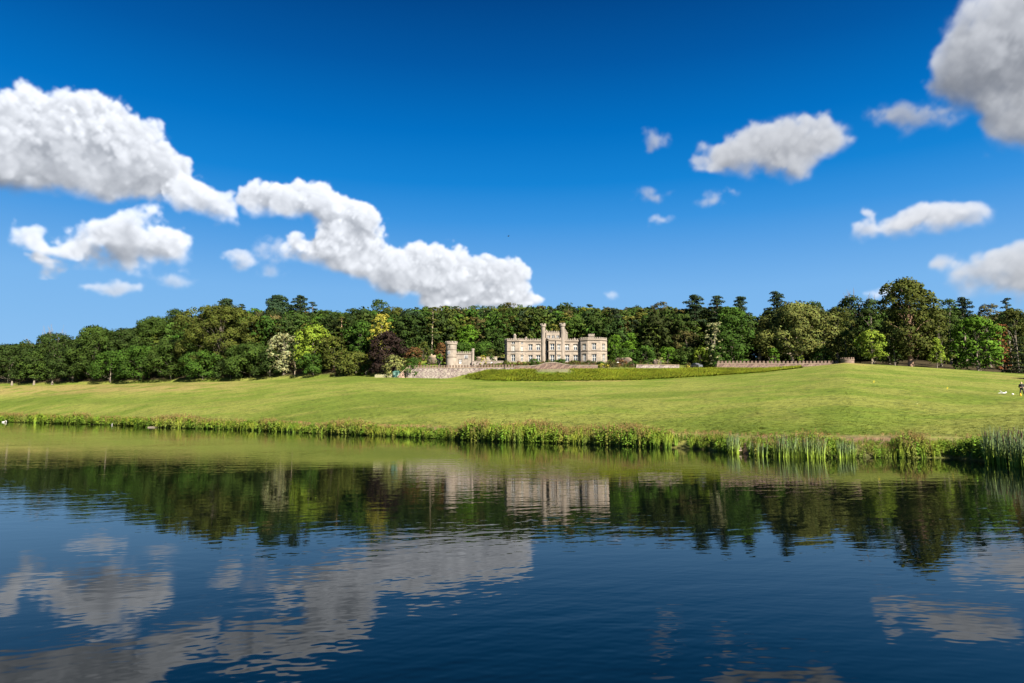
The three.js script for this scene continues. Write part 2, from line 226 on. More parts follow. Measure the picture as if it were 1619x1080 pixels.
{
  const xs = axis(-4500, -250, 160, 4500, 1.35), zs = axis(-5200, -430, -28, 700, 1.35), W = xs.length, H = zs.length;
  const pos = new Float32Array(W * H * 3), col = new Float32Array(W * H * 3), uv = new Float32Array(W * H * 2), idx = [];
  for (let j = 0; j < H; j++) for (let i = 0; i < W; i++) {
    const x = xs[i], z = zs[j], o = info(x, z), k = j * W + i, h = groundH(x, z);
    pos.set([x, h, z], k * 3); uv.set([x / 24, z / 24], k * 2);
    const px = CX + o.b * FH, n1 = fbm(x * .035, z * .035, 4, 4), n2 = fbm(x * .16, z * .16, 8, 4), n3 = fbm(x * .5 + 40, z * .5, 2, 3);
    let c = mix3(LAWN, LAWN2, smooth(-.15, .25, n2 + n1 * .6)); c = mix3(c, LUSH, smooth(.12, .42, -n2 * .8 + n3 * .5 - n1 * .3) * .6);
    if (o.far) {
      const t = o.t;
      const dryBand = smooth(.50, .68, t) * smooth(1.0, .9, t) * smooth(480, 260, px) * smooth(-.25, .12, n2 + .1); c = mix3(c, DRY, dryBand * .6);
      c = mix3(c, LUSH, smooth(.30, .36, t + n1 * .05) * smooth(.5, .44, t + n1 * .05) * smooth(420, 150, px) * .6);
      c = mix3(c, DRY, smooth(.82, .93, t) * smooth(1.05, .98, t) * smooth(1290, 1330, px) * smooth(1450, 1380, px) * .6 * smooth(-.2, .15, n2));
      c = mix3(c, DRY, smooth(.55, .75, t) * smooth(.95, .85, t) * smooth(1500, 1600, px) * .35 * smooth(-.2, .15, n2));
      c = mix3(c, [.25, .22, .08], smooth(4.5, 2.2, o.sd + n3 * 3) * smooth(0, 1, o.sd) * .4);
      const soil = (smooth(1310, 1350, px) * smooth(1460, 1430, px) + smooth(1165, 1180, px) * smooth(1240, 1225, px) + smooth(650, 665, px) * smooth(705, 690, px) + .6 * smooth(1470, 1480, px) * smooth(1540, 1510, px)) * smooth(5.5, 3.6, o.sd + n3 * 1.2) * smooth(.7, 1.6, o.sd); c = mix3(c, SOIL, clamp(soil));
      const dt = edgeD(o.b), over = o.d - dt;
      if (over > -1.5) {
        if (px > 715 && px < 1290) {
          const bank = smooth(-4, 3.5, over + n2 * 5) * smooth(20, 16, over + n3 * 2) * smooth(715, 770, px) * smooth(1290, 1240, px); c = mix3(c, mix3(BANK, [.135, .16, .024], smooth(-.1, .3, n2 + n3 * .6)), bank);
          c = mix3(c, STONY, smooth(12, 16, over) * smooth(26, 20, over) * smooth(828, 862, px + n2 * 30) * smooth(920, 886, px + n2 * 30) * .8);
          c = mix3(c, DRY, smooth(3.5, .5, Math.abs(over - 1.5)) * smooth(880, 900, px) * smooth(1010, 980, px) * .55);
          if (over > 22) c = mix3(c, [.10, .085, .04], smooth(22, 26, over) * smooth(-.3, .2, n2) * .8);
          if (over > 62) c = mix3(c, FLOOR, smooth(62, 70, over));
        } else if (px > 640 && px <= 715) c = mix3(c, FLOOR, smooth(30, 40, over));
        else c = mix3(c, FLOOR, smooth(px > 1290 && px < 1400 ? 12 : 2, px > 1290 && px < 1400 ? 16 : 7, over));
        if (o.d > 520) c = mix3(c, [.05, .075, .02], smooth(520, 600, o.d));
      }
    }
    if (o.sd < .6) c = mix3(c, BED, smooth(.6, -.4, o.sd));
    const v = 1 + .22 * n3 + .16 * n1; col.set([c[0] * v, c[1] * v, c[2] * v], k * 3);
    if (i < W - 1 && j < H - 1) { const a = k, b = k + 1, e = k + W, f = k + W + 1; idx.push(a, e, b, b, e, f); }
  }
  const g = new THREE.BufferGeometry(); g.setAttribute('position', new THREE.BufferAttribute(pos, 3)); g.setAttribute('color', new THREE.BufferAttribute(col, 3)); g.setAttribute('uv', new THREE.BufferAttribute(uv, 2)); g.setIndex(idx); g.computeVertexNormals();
  const grass = grainTex(1024, (u, v) => { const a = fbm(u * 9, v * 9, 1, 3), b = fbm(u * 60, v * 60, 5, 4), c = noise3(u * 400, v * 400, 7); const k = .80 + .18 * a + .6 * b + .3 * c; return [k * (1.0 + .12 * b), k, k * (.95 - .2 * b)]; });
  grass.colorSpace = THREE.NoColorSpace;
  const m = new THREE.MeshPhysicalMaterial({ vertexColors: true, map: grass, roughness: 1, specularIntensity: .15, bumpMap: grass, bumpScale: .05 });
  const ground = part('ground', g, m, scene); ground.userData.kind = 'structure'; ground.userData.label = 'sloping mown lawn rising from the lake to a wooded hill';
}

// ------------------------------------------------------------------ lake
{
  const N = 1024, TILE = 26, r = rng(12), hgt = new Float32Array(N * N), waves = [];
  for (let k = 0; k < 150; k++) {
    const lam = (k % 4 ? .10 * Math.pow(5, r()) : .5 * Math.pow(4, r())), ang = Math.PI / 2 + .25 + (r() + r() + r() - 1.5) * .8, m = TILE / lam, kx = Math.round(m * Math.cos(ang)), ky = Math.round(m * Math.sin(ang)), kk = Math.hypot(kx, ky) * 2 * Math.PI / TILE;
    if (kk < .1) continue;
    waves.push([kx, ky, r() * 6.283, (.00080 * Math.pow(lam, -.14)) / kk]);
  }
  const row = new Float32Array(N), sn = (a) => Math.sin(a);
  for (const [kx, ky, ph, A] of waves) for (let j = 0; j < N; j++) { const p = ph + ky * j / N * 6.2831853; for (let i = 0; i < N; i++) hgt[j * N + i] += A * sn(p + kx * i / N * 6.2831853); }
  const d = new Uint8Array(N * N * 4), K = N / TILE / 2, GAIN = 12;       // the map holds slopes times GAIN, normalScale takes them back
  const f = new Float32Array(N * N * 4), pw = [...Array(9)].map(() => [Math.round((r() - .5) * 5), Math.round((r() - .5) * 7), r() * 6.28]), pat = (i, j) => { let s = 0; for (const [a, b, c] of pw) s += Math.sin((a * i + b * j) / N * 6.2832 + c); return clamp(s / 4, -1, 1); };
  for (let j = 0; j < N; j++) for (let i = 0; i < N; i++) {
    const gx = (hgt[j * N + (i + 1) % N] - hgt[j * N + (i + N - 1) % N]) * K, gy = (hgt[((j + 1) % N) * N + i] - hgt[((j + N - 1) % N) * N + i]) * K, patch = .72 + .42 * pat(i, j), o = (j * N + i) * 4;
    f[o] = .5 - .5 * gx * patch; f[o + 1] = .5 - .5 * gy * patch; f[o + 2] = 1; f[o + 3] = 1;
  }
  const t = new THREE.DataTexture(f, N, N, THREE.RGBAFormat, THREE.FloatType); t.wrapS = t.wrapT = THREE.RepeatWrapping; t.magFilter = THREE.LinearFilter; t.needsUpdate = true;
  const calm = grainTex(512, (u, v) => { const k = .35 + 1.1 * fbm(u * 5, v * 16, 3, 4) + .3 * noise3(u * 14, v * 60, 7); return [k, k, k]; }, 0, .11);
  const m = new THREE.MeshPhysicalMaterial({ color: new THREE.Color().setRGB(.0006, .0018, .0018), roughness: .05, ior: 1.2, specularIntensity: 1, roughnessMap: calm, normalMap: t, normalScale: new THREE.Vector2(1, 1) });
  const g = new THREE.PlaneGeometry(2200, 1400, 1, 1); g.rotateX(-Math.PI / 2);
  const uv = g.attributes.uv; for (let i = 0; i < 4; i++) uv.setXY(i, uv.getX(i) * 2200 / TILE, uv.getY(i) * 1400 / TILE);
  const water = part('water', g, m, scene); water.position.set(0, 0, -450); water.userData.kind = 'structure'; water.userData.label = 'calm dark lake with light ripples mirroring sky and trees';
}

// ------------------------------------------------------------------ stone
const stoneTex = grainTex(512, (u, v) => { const a = fbm(u * 4.8 + v * 5, v * 7 - u * 4, 2.5, 4), b = noise3(u * 70, v * 90, 3), s = fbm(u * 3, v * 22, 8, 3); const k = .78 + .42 * a + .14 * b + .24 * s; return [k, k * (1 - .05 * a), k * (1 - .12 * a)]; }, 0, .16);
const rubbleTex = grainTex(512, (u, v) => { const s = u * .8 + v * .6, q = v * .8 - u * .6, a = fbm(s * 34, q * 44, 2, 3), b = fbm(s * 9 + .6 * a, q * 12, 6.5, 4), k = .62 + .75 * a + .5 * b, p = clamp(.5 - b * 2.2); return [k * (1 - .05 * p), k * (1 - .16 * p), k * (1 - .06 * p)]; }, 0, .125);
const STONE = std(.285, .238, .194, { map: stoneTex, bumpMap: stoneTex, bumpScale: .02 }), STONE_PALE = std(.315, .264, .215, { map: stoneTex }), TRIM = std(.135, .105, .08, { map: stoneTex }), BROWN = std(.20, .14, .105, { map: rubbleTex }),
  RUBBLE = std(.305, .262, .225, { map: rubbleTex, bumpMap: rubbleTex, bumpScale: .06 }), COPING = std(.33, .25, .185, { map: stoneTex }), PAINT = std(.42, .415, .40, { roughness: .5 }), ROOF = std(.10, .10, .105), DARK = std(.015, .014, .013),
  GLASS = new THREE.MeshPhysicalMaterial({ color: new THREE.Color().setRGB(.03, .04, .055), roughness: .08, ior: 1.5 }), BLIND = std(.36, .34, .30), WOOD = std(.25, .2, .13), IRON = std(.03, .03, .035, { roughness: .6, metalness: .4 });

// A wall face from plan point a to b (outside on the right hand side seen from above), pierced by real openings that take a window each.
const V2 = (x, y) => new THREE.Vector2(x, y);
function arch(path, x, y, w, h) { path.moveTo(x - w / 2, y); path.lineTo(x - w / 2, y + h); path.lineTo(x + w / 2, y + h); path.lineTo(x + w / 2, y); path.closePath(); }
function face(a, b, y0, y1, wins, lists, parent) {
  const L = Math.hypot(b[0] - a[0], b[1] - a[1]), turn = Math.atan2(-(b[1] - a[1]), b[0] - a[0]), T = .42, s = new THREE.Shape();
  s.moveTo(0, y0); s.lineTo(L, y0); s.lineTo(L, y1); s.lineTo(0, y1); s.closePath();
  for (const w of wins) { const h = new THREE.Path(); arch(h, w.x, w.y, w.w, w.h); s.holes.push(h); }
  const g = new THREE.ExtrudeGeometry(s, { depth: T, bevelEnabled: false }); g.translate(0, 0, -T);
  const put = (q) => { q.rotateY(turn); q.translate(a[0], 0, a[1]); return q; };
  lists.wall.push(put(g));
  if (lists.string) { for (const y of lists.string) lists.trim.push(put(box(-.06, L + .06, y - .11, y + .11, -.05, .13))); lists.cornice?.push(put(box(-.06, L + .06, y1 - .62, y1 - .38, -.05, .2))); lists.plinth?.push(put(box(-.03, L + .03, y0, y0 + 1.55, -.05, .1))); }
  if (lists.merlon) { const n = Math.max(2, Math.round(L / .66)), st = L / n; for (let k = 0; k < n; k++) lists.merlon.push(put(box((k + .24) * st, (k + .76) * st, y1, y1 + .6, -T, .02))); lists.merlon.push(put(box(-.02, L + .02, y1, y1 + .1, -T - .02, .05))); }
  for (const w of wins) windowAt(w, put, parent);
}
function windowAt(w, put, parent) {
  const win = new THREE.Group(); win.name = 'window'; parent.add(win);
  const { x, y, w: W, h: H } = w, f = .11, z0 = -.26, z1 = -.12, fr = [];
  fr.push(box(x - W / 2, x - W / 2 + f, y, y + H, z0, z1), box(x + W / 2 - f, x + W / 2, y, y + H, z0, z1), box(x - W / 2 + f, x + W / 2 - f, y + H - f, y + H, z0, z1), box(x - W / 2 + f, x + W / 2 - f, y, y + f, z0, z1));
  const n = w.lights ?? 2; for (let k = 1; k < n; k++) fr.push(box(x - W / 2 + W * k / n - .085, x - W / 2 + W * k / n + .085, y + f, y + H - f, z0, z1 + .01));
  if (H > 1.3) fr.push(box(x - W / 2 + f, x + W / 2 - f, y + H * .6 - .07, y + H * .6 + .07, z0 + .01, z1 - .01));
  part('window_frame', fr.map(put), PAINT, win);
  part('pane', [put(box(x - W / 2 + .02, x + W / 2 - .02, y + .02, y + H - .02, -.38, -.3))], GLASS, win);
  if (w.blind) part('blind', [put(box(x - W / 2 + f, x + W / 2 - f, y + H * (1 - w.blind), y + H - f, -.29, -.275))], BLIND, win);
  part('sill', [put(box(x - W / 2 - .12, x + W / 2 + .12, y - .16, y, -.3, .09))], STONE_PALE, win);
  if (w.hood !== 0) { const hd = [put(box(x - W / 2 - .16, x + W / 2 + .16, y + H + .1, y + H + .22, -.05, .15)), put(box(x - W / 2 - .16, x - W / 2 - .04, y + H - .3, y + H + .1, -.05, .15)), put(box(x + W / 2 + .04, x + W / 2 + .16, y + H - .3, y + H + .1, -.05, .15))]; part('hood_mould', hd, TRIM, win); }
}
const prism = (n, r, y0, y1, x, z, r2 = r) => { const g = new THREE.CylinderGeometry(r2, r, y1 - y0, n, 1); g.rotateY(Math.PI / n); g.translate(x, (y0 + y1) / 2, z); return g; };
function turret(parent, name, x, z, y0, y1, r, mat, n = 8, crown = 6) {
  const t = part(name, [prism(n, r, y0, y1 - 1.25, x, z), prism(n, r * 1.1, y0, y0 + .5, x, z)], mat, parent);
  part('turret_crown', [prism(n, r * 1.02, y1 - 1.4, y1 - 1.05, x, z, r * 1.32), prism(n, r * 1.32, y1 - 1.05, y1 - .5, x, z)], STONE_PALE, t);
  const m = []; for (let k = 0; k < crown; k++) { const q = box(-r * .3, r * .3, y1 - .5, y1, r * .86, r * 1.28); q.rotateY((k + .5) / crown * Math.PI * 2); q.translate(x, 0, z); m.push(q); }
  part('battlement', m, STONE_PALE, t); return t;
}
const flatRoof = (pts, y) => { const s = new THREE.Shape(pts.map(([x, z]) => V2(x, -z))), g = new THREE.ExtrudeGeometry(s, { depth: .3, bevelEnabled: false }); g.rotateX(-Math.PI / 2); g.translate(0, y, 0); return g; };

// ------------------------------------------------------------------ the castellated house
const P_HOUSE = at(878.8, 571.5, 240); P_HOUSE[1] = groundH(P_HOUSE[0], P_HOUSE[2]) - .25;
const HS = 240 / FH * 1085 / 240 * 240 / 250;              // drawn up at 250 m, stands at 240 m
{
  const house = thing('castle_house', 'pale stone castellated country house with turrets and white mullioned windows below the wooded ridge', 'castle', P_HOUSE, 0);
  house.scale.setScalar(HS);
  const H = 8.45, up = (x, o = {}) => ({ x, y: 4.75, w: 1.35, h: 2.1, ...o }), dn = (x, o = {}) => ({ x, y: .62, w: 1.35, h: 2.25, ...o });
  const wing = (name, pts, wins, y1 = H) => {
    const l = { wall: [], trim: [], cornice: [], plinth: [], merlon: [], string: [4.3] };
    for (let i = 0; i + 1 < pts.length; i++) face(pts[i], pts[i + 1], -1.2, y1, wins[i] ?? [], l, house);
    part(name, l.wall, STONE, house); part('string_course', l.trim, TRIM, house); part('cornice', l.cornice, TRIM, house); part('plinth', l.plinth, STONE, house); part('battlement', l.merlon, STONE_PALE, house).userData.kind = 'stuff';
  };
  // bowed end, plain stretch, projecting bay, plain stretch, polygonal pavilion
  wing('bowed_wall', [[-18.8, -9], [-18.8, -1.6], [-17.9, .7], [-13.4, 1.5], [-11.5, 0]], [[], [up(1.2, { w: .7, lights: 1, h: 2.2 }), dn(1.2, { w: .7, lights: 1 })],
    [up(2.3, { y: 3.85, h: 2.5, blind: .95, hood: 0 }), dn(2.3, { h: 2.4 }), { x: 2.3, y: 7.0 - .1, w: 1.25, h: .95, hood: 0 }], [up(1.25, { y: 3.85, h: 2.3, blind: .95, hood: 0, w: 1.05 }), dn(1.25, { w: 1.05 }), { x: 1.25, y: 6.9, w: 1.05, h: .9, hood: 0 }]]);
  wing('wall', [[-11.5, 0], [-5.2, 0]], [[up(2.25), up(5.1, { blind: .3 }), dn(2.25), dn(5.1)]]);
  wing('bay_wall', [[-3.9, 0], [-3.1, 0], [-3.1, 1.1], [0, 1.1], [2.0, .4], [2.0, 0]], [[{ x: .42, y: 4.9, w: .5, h: 1.9, lights: 1, blind: .9 }], [], [up(1.78, { w: 1.4, h: 2.2 }), dn(1.78, { w: 1.4, h: 2.7, y: .15 })], [up(1.2, { w: 1.1 }), dn(1.2, { w: 1.1 })]], 8.75);
  wing('wall', [[3.25, 0], [9.0, .0]], [[up(.95, { blind: .4, w: 1.45 }), up(4.05, { blind: .45 }), dn(.95, { w: 1.45 }), dn(4.05, { w: 1.45 })]]);
  wing('pavilion_wall', [[9.0, 0], [9.0, .9], [11.5, 2.4], [16.2, 2.4], [18.8, .3], [18.8, -9]], [[], [up(1.6, { w: 1.15 }), dn(1.6, { w: 1.2, h: 2.6 })], [up(2.35, { w: 1.4, h: 2.3 }), dn(2.35, { w: 1.45, h: 2.7, y: .3 })], [up(1.6, { w: 1.2 }), dn(1.6, { w: 1.1, h: 2.5 })], []], 8.75);
  part('rear_wall', [box(-18.8, 18.8, -1.2, H, -9.4, -9.0)], STONE, house);
  part('roof', [flatRoof([[-18.4, -9], [-18.4, -1.6], [-17.6, .35], [-13.4, 1.1], [-11.5, -.4], [-5, -.4], [18.4, -.4], [18.4, -9]], 7.6), flatRoof([[-2.7, -.4], [-2.7, .7], [-.1, .7], [1.6, .1], [1.6, -.4]], 7.62), flatRoof([[9.4, -.4], [9.4, .8], [11.6, 2], [16.1, 2], [18.4, .2], [18.4, -.4]], 7.64)], ROOF, house);
  // raised centre between the two tall turrets
  { const l = { wall: [], trim: [], merlon: [], string: [8.75] };
    face([-3.9, -.35], [1.9, -.35], 7.7, 11.35, [{ x: 1.35, y: 9.15, w: 1.1, h: 1.15, hood: 0, lights: 2 }, { x: 3.0, y: 9.15, w: 1.1, h: 1.15, hood: 0, lights: 2 }, { x: 4.7, y: 9.15, w: 1.1, h: 1.15, hood: 0, lights: 2 }], l, house);
    face([1.9, -.35], [1.9, -6], 7.7, 11.35, [], l, house); face([-3.9, -6], [-3.9, -.35], 7.7, 11.35, [], l, house); face([1.9, -6], [-3.9, -6], 7.7, 11.35, [], l, house);
    part('clerestory_wall', l.wall, STONE, house); part('string_course', l.trim, TRIM, house); part('battlement', l.merlon, STONE_PALE, house);
    part('roof', [box(-3.5, 1.5, 10.4, 10.6, -5.6, -.8)], ROOF, house); }
  turret(house, 'turret', -4.55, -.2, -1.2, 14.6, .82, STONE);
  turret(house, 'turret', 2.55, -.2, -1.2, 14.8, .86, STONE);
  const chimney = (x, z, y0, y1, w, d = w) => { const c = part('chimney', [box(x - w / 2, x + w / 2, y0, y1 - .45, z - d / 2, z + d / 2)], STONE, house); part('chimney_cap', [box(x - w / 2 - .12, x + w / 2 + .12, y1 - .45, y1 - .2, z - d / 2 - .12, z + d / 2 + .12), prism(8, w * .3, y1 - .2, y1 + .25, x, z, w * .24)], STONE_PALE, c); };
  chimney(3.75, -4, 7.7, 12.9, .75); chimney(4.35, -4.2, 7.7, 12.0, .8); chimney(-3.1, -6.5, 7.7, 12.9, .95);
  chimney(-10.8, -4, 7.7, 10.0, .8); chimney(-13.2, -5, 7.7, 9.6, .7); chimney(7.4, -5, 7.7, 9.7, .7);
  { const c = part('chimney', [prism(8, .62, 7.7, 10.1, -15.1, -2.5), prism(8, .85, 7.7, 8.9, -15.1, -2.5, .6)], STONE, house); part('chimney_cap', [prism(8, .66, 10.1, 10.5, -15.1, -2.5, .82), prism(8, .5, 10.5, 11.1, -15.1, -2.5, .35)], STONE_PALE, c); }
  { const c = part('roof_turret', [box(12.4, 14.5, 7.7, 10.5, -3.6, -1.5)], STONE, house), m = []; for (let k = 0; k < 4; k++) m.push(box(12.36 + k * .6, 12.74 + k * .6, 10.5, 11.0, -1.9, -1.46), box(12.36 + k * .6, 12.74 + k * .6, 10.5, 11.0, -3.64, -3.2)); part('battlement', m, STONE_PALE, c).userData.kind = 'stuff'; part('string_course', [box(12.3, 14.6, 9.9, 10.1, -3.7, -1.4)], TRIM, c); }
  for (const x of [-3.25, 0, 9.06]) part('drainpipe', [box(x - .09, x + .09, -.2, 8.1, (x === 9.06 ? .9 : x === 0 ? 1.1 : 0) + .16, (x === 9.06 ? 1.1 : x === 0 ? 1.3 : .2) + .16)], IRON, house);
}
// ------------------------------------------------------------------ the little gatehouse to the left
{
  const p = at(722, 575.5, 240); const g = thing('gatehouse', 'small pale stone gatehouse with an octagonal battlemented tower and low wing', 'gatehouse', p, 0); g.scale.setScalar(240 / FH);   // one unit is one pixel of the photograph here
  const Z = (zx) => (600 + zx / 8.095) - 722, Y = (zy) => (526 - zy) / 8.095;
  const l = { wall: [], trim: [], merlon: [] }, wing = new THREE.Group(); void wing;
  const r = 9.0, cx = Z(917), cz = 0, R = 24 / 24;
  const tw = part('tower', [prism(8, r * R, -18, Y(285), cx, cz)], STONE_PALE, g);
  part('tower_crown', [prism(8, r, Y(285), Y(275), cx, cz, r * 1.12), prism(8, r * 1.12, Y(275), Y(258), cx, cz)], STONE_PALE, tw);
  const m = []; for (let k = 0; k < 12; k++) { const q = box(-1.5, 1.5, Y(258), Y(236), r * .86, r * 1.08); q.rotateY((k + .5) / 12 * Math.PI * 2); q.translate(cx, 0, cz); m.push(q); } part('battlement', m, STONE_PALE, tw);
  part('string_course', prism(8, r * 1.04, Y(349), Y(342), cx, cz), TRIM, tw); part('string_course', prism(8, r * 1.04, Y(445), Y(437), cx, cz), TRIM, tw);
  part('loophole', [box(cx - 2.4, cx - 1.2, Y(322), Y(288), r * .90, r * .94)], DARK, g);
  { const w = new THREE.Group(); w.name = 'window'; g.add(w); part('pane', [box(cx - 4.2, cx - 1.6, Y(402), Y(368), r * .9, r * .945)], GLASS, w); part('window_frame', [box(cx - 4.6, cx - 4.2, Y(404), Y(366), r * .9, r * .96), box(cx - 1.6, cx - 1.2, Y(404), Y(366), r * .9, r * .96), box(cx - 4.6, cx - 1.2, Y(366), Y(362), r * .9, r * .96), box(cx - 3.1, cx - 2.7, Y(402), Y(368), r * .9, r * .955)], PAINT, w); }
  part('wing', [box(Z(975), Z(1190), -18, Y(398), -24, 2)], STONE_PALE, g); part('string_course', [box(Z(972), Z(1193), Y(405), Y(397), -24.4, 2.6)], TRIM, g);
  const mm = [box(Z(975), Z(1190), Y(397), Y(388), .2, 2.1)]; for (let k = 0; k < 9; k++) mm.push(box(Z(978 + k * 23.5), Z(991 + k * 23.5), Y(388), Y(366), .2, 2.05)); part('battlement', mm, STONE_PALE, g);
  part('roof', [box(Z(980), Z(1186), Y(397) - 1, Y(397) - .4, -23.5, .2)], ROOF, g);
  { const w = new THREE.Group(); w.name = 'window'; g.add(w); part('pane', [box(Z(1092), Z(1130), Y(455), Y(416), 1.4, 2.06)], GLASS, w); part('window_frame', [box(Z(1088), Z(1093), Y(457), Y(414), 1.4, 2.3), box(Z(1129), Z(1134), Y(457), Y(414), 1.4, 2.3), box(Z(1109), Z(1113), Y(455), Y(416), 1.4, 2.25), box(Z(1093), Z(1129), Y(418), Y(413), 1.4, 2.3), box(Z(1093), Z(1129), Y(438), Y(434), 1.4, 2.2)], PAINT, w); part('sill', [box(Z(1085), Z(1137), Y(462), Y(457), 1.4, 2.6)], TRIM, w); }
  { const d = part('door', [box(Z(1020), Z(1054), Y(524), Y(474), 1.4, 2.07)], PAINT, g); part('door_panel', [box(Z(1026), Z(1034), Y(500), Y(480), 1.4, 2.2), box(Z(1040), Z(1048), Y(500), Y(480), 1.4, 2.2)], GLASS, d); part('door_case', [box(Z(1014), Z(1020), Y(524), Y(470), 1.4, 2.5), box(Z(1054), Z(1060), Y(524), Y(470), 1.4, 2.5), box(Z(1014), Z(1060), Y(470), Y(464), 1.4, 2.5)], TRIM, d); }
  const t2 = part('corner_turret', [prism(8, 2.3, -18, Y(352), Z(1196), 1.5)], STONE_PALE, g); part('turret_crown', [prism(8, 2.3, Y(352), Y(346), Z(1196), 1.5, 2.8), prism(8, 2.8, Y(346), Y(328), Z(1196), 1.5)], STONE_PALE, t2);
}
// ------------------------------------------------------------------ terrace and garden walls
// A wall along photograph columns: list of [px, distance, top y]; the foot follows the ground.
function wallAlong(name, label, pts, o = {}) {
  const T = o.thick ?? .6, P = pts.map(([px, d, y]) => at(px, y, d)), root = thing(name, label, 'wall', [P[0][0], 0, P[0][2]]);
  const body = [], cop = [], mer = [], ox = P[0][0], oz = P[0][2];
  for (let i = 0; i + 1 < P.length; i++) {
    const a = P[i], b = P[i + 1], L = Math.hypot(b[0] - a[0], b[2] - a[2]), turn = Math.atan2(-(b[2] - a[2]), b[0] - a[0]), n = Math.max(1, Math.round(L / (o.step ?? 3)));
    for (let k = 0; k < n; k++) {
      const f0 = k / n, f1 = (k + 1) / n, y0 = lerp(a[1], b[1], f0), y1 = lerp(a[1], b[1], f1), fx = (f) => lerp(a[0], b[0], f), fz = (f) => lerp(a[2], b[2], f), foot = Math.min(groundH(fx(f0), fz(f0)), groundH(fx(f1), fz(f1))) - .6;
      const s = new THREE.Shape(); s.moveTo(f0 * L, foot); s.lineTo(f1 * L, foot); s.lineTo(f1 * L, y1); s.lineTo(f0 * L, y0); s.closePath();
      const put = (g) => { g.rotateY(turn); g.translate(a[0] - ox, 0, a[2] - oz); return g; };
      const e = new THREE.ExtrudeGeometry(s, { depth: T, bevelEnabled: false }); e.translate(0, 0, -T); body.push(put(e));
      const c = new THREE.Shape(); c.moveTo(f0 * L, y0); c.lineTo(f1 * L, y1); c.lineTo(f1 * L, y1 + .16); c.lineTo(f0 * L, y0 + .16); c.closePath();
      const ce = new THREE.ExtrudeGeometry(c, { depth: T + .24, bevelEnabled: false }); ce.translate(0, 0, -T - .12); cop.push(put(ce));
    }
    if (o.merlon) { const m = Math.max(1, Math.round(L / o.merlon)); const turnM = turn; for (let k = 0; k < m; k++) { const f = (k + .5) / m, y = lerp(a[1], b[1], f) + .16, q = box(f * L - o.merlon * .27, f * L + o.merlon * .27, y, y + (o.mh ?? .62), -T * .85, -T * .15), pk = box(f * L - o.merlon * .3, f * L + o.merlon * .3, y + (o.mh ?? .62), y + (o.mh ?? .62) + .1, -T * .9, -T * .1); for (const g of [q, pk]) { g.rotateY(turnM); g.translate(a[0] - ox, 0, a[2] - oz); mer.push(g); } } }
  }
  part('masonry', body, o.mat ?? RUBBLE, root); part('coping', cop, o.cop ?? COPING, root); if (mer.length) part('battlement', mer, o.merMat ?? BROWN, root).userData.kind = 'stuff';
  return root;
}
{
  const w = wallAlong('terrace_wall', 'tall pale rubble retaining wall with a brown battlemented parapet below the gatehouse', [[645, 232.5, 582.2], [700, 230.8, 582], [760, 229.5, 581.8], [797, 229, 581.2], [812, 228.5, 581.0]], { merlon: 1.0, mh: .72 });
  const a = at(630, 596.5, 232.9), b = at(644.6, 581.5, 232.9), base = w.position, s = new THREE.Shape(); s.moveTo(0, -1.2); s.lineTo(b[0] - a[0], -1.2); s.lineTo(b[0] - a[0], b[1] - a[1]); s.lineTo(0, .2); s.closePath();
  const e = new THREE.ExtrudeGeometry(s, { depth: .9, bevelEnabled: false }); e.translate(a[0] - base.x, a[1], a[2] - base.z - .5); const bt = part('buttress', e, std(.36, .25, .19, { map: rubbleTex }), w);
  const c = new THREE.Shape(); c.moveTo(-.4, .0); c.lineTo(b[0] - a[0], b[1] - a[1]); c.lineTo(b[0] - a[0], b[1] - a[1] + .3); c.lineTo(-.4, .3); c.closePath(); const ce = new THREE.ExtrudeGeometry(c, { depth: 1.1, bevelEnabled: false }); ce.translate(a[0] - base.x, a[1], a[2] - base.z - .55); part('coping', ce, COPING, bt);
  const pi = (px, d, y0, y1, n) => { const q = at(px, y0, d), h = at(px, y1, d)[1] - q[1]; part('drainpipe', [box(q[0] - base.x - .16, q[0] - base.x + .16, q[1], q[1] + h, q[2] - base.z, q[2] - base.z + .3)], DARK, w); };
  pi(643.8, 231.7, 596, 583.5); pi(797.5, 228.4, 586, 579.6);
}
wallAlong('garden_wall', 'low brown garden wall rising to a hump in front of the house', [[812.6, 228.4, 579.2], [838, 228, 579], [852, 227.8, 577.5], [862, 227.6, 574.2], [878, 227.4, 573.4], [890, 227.2, 575.8], [902, 227, 577.8], [945, 226.6, 578]], { mat: BROWN, cop: STONE_PALE, thick: .5 });
wallAlong('garden_wall', 'low pale coped wall edging the lawn terrace beyond the house', [[1006, 226.5, 577.2], [1040, 226.4, 577.2], [1074, 226.2, 577.4]], { mat: RUBBLE, thick: .5 });
wallAlong('garden_wall', 'rough low retaining wall behind the flower bed between gatehouse and house', [[746, 238.5, 571.6], [770, 238.5, 571.2], [796, 238.5, 571.4]], { mat: RUBBLE, cop: STONE_PALE, thick: .6 });
wallAlong('garden_wall', 'upper pale retaining wall with a hedge on top in the garden behind', [[769, 241.5, 564.8], [786, 241.5, 564.4]], { mat: STONE_PALE, thick: .6 });
wallAlong('terrace_wall', 'long low brown battlemented wall ending under the spreading evergreen oak', [[1133.5, 223, 574.8], [1180, 222, 574.8], [1230, 221, 575.0], [1268, 220, 575.2], [1326, 219, 574.6]], { merlon: 1.2, mh: .6, mat: BROWN, cop: COPING });
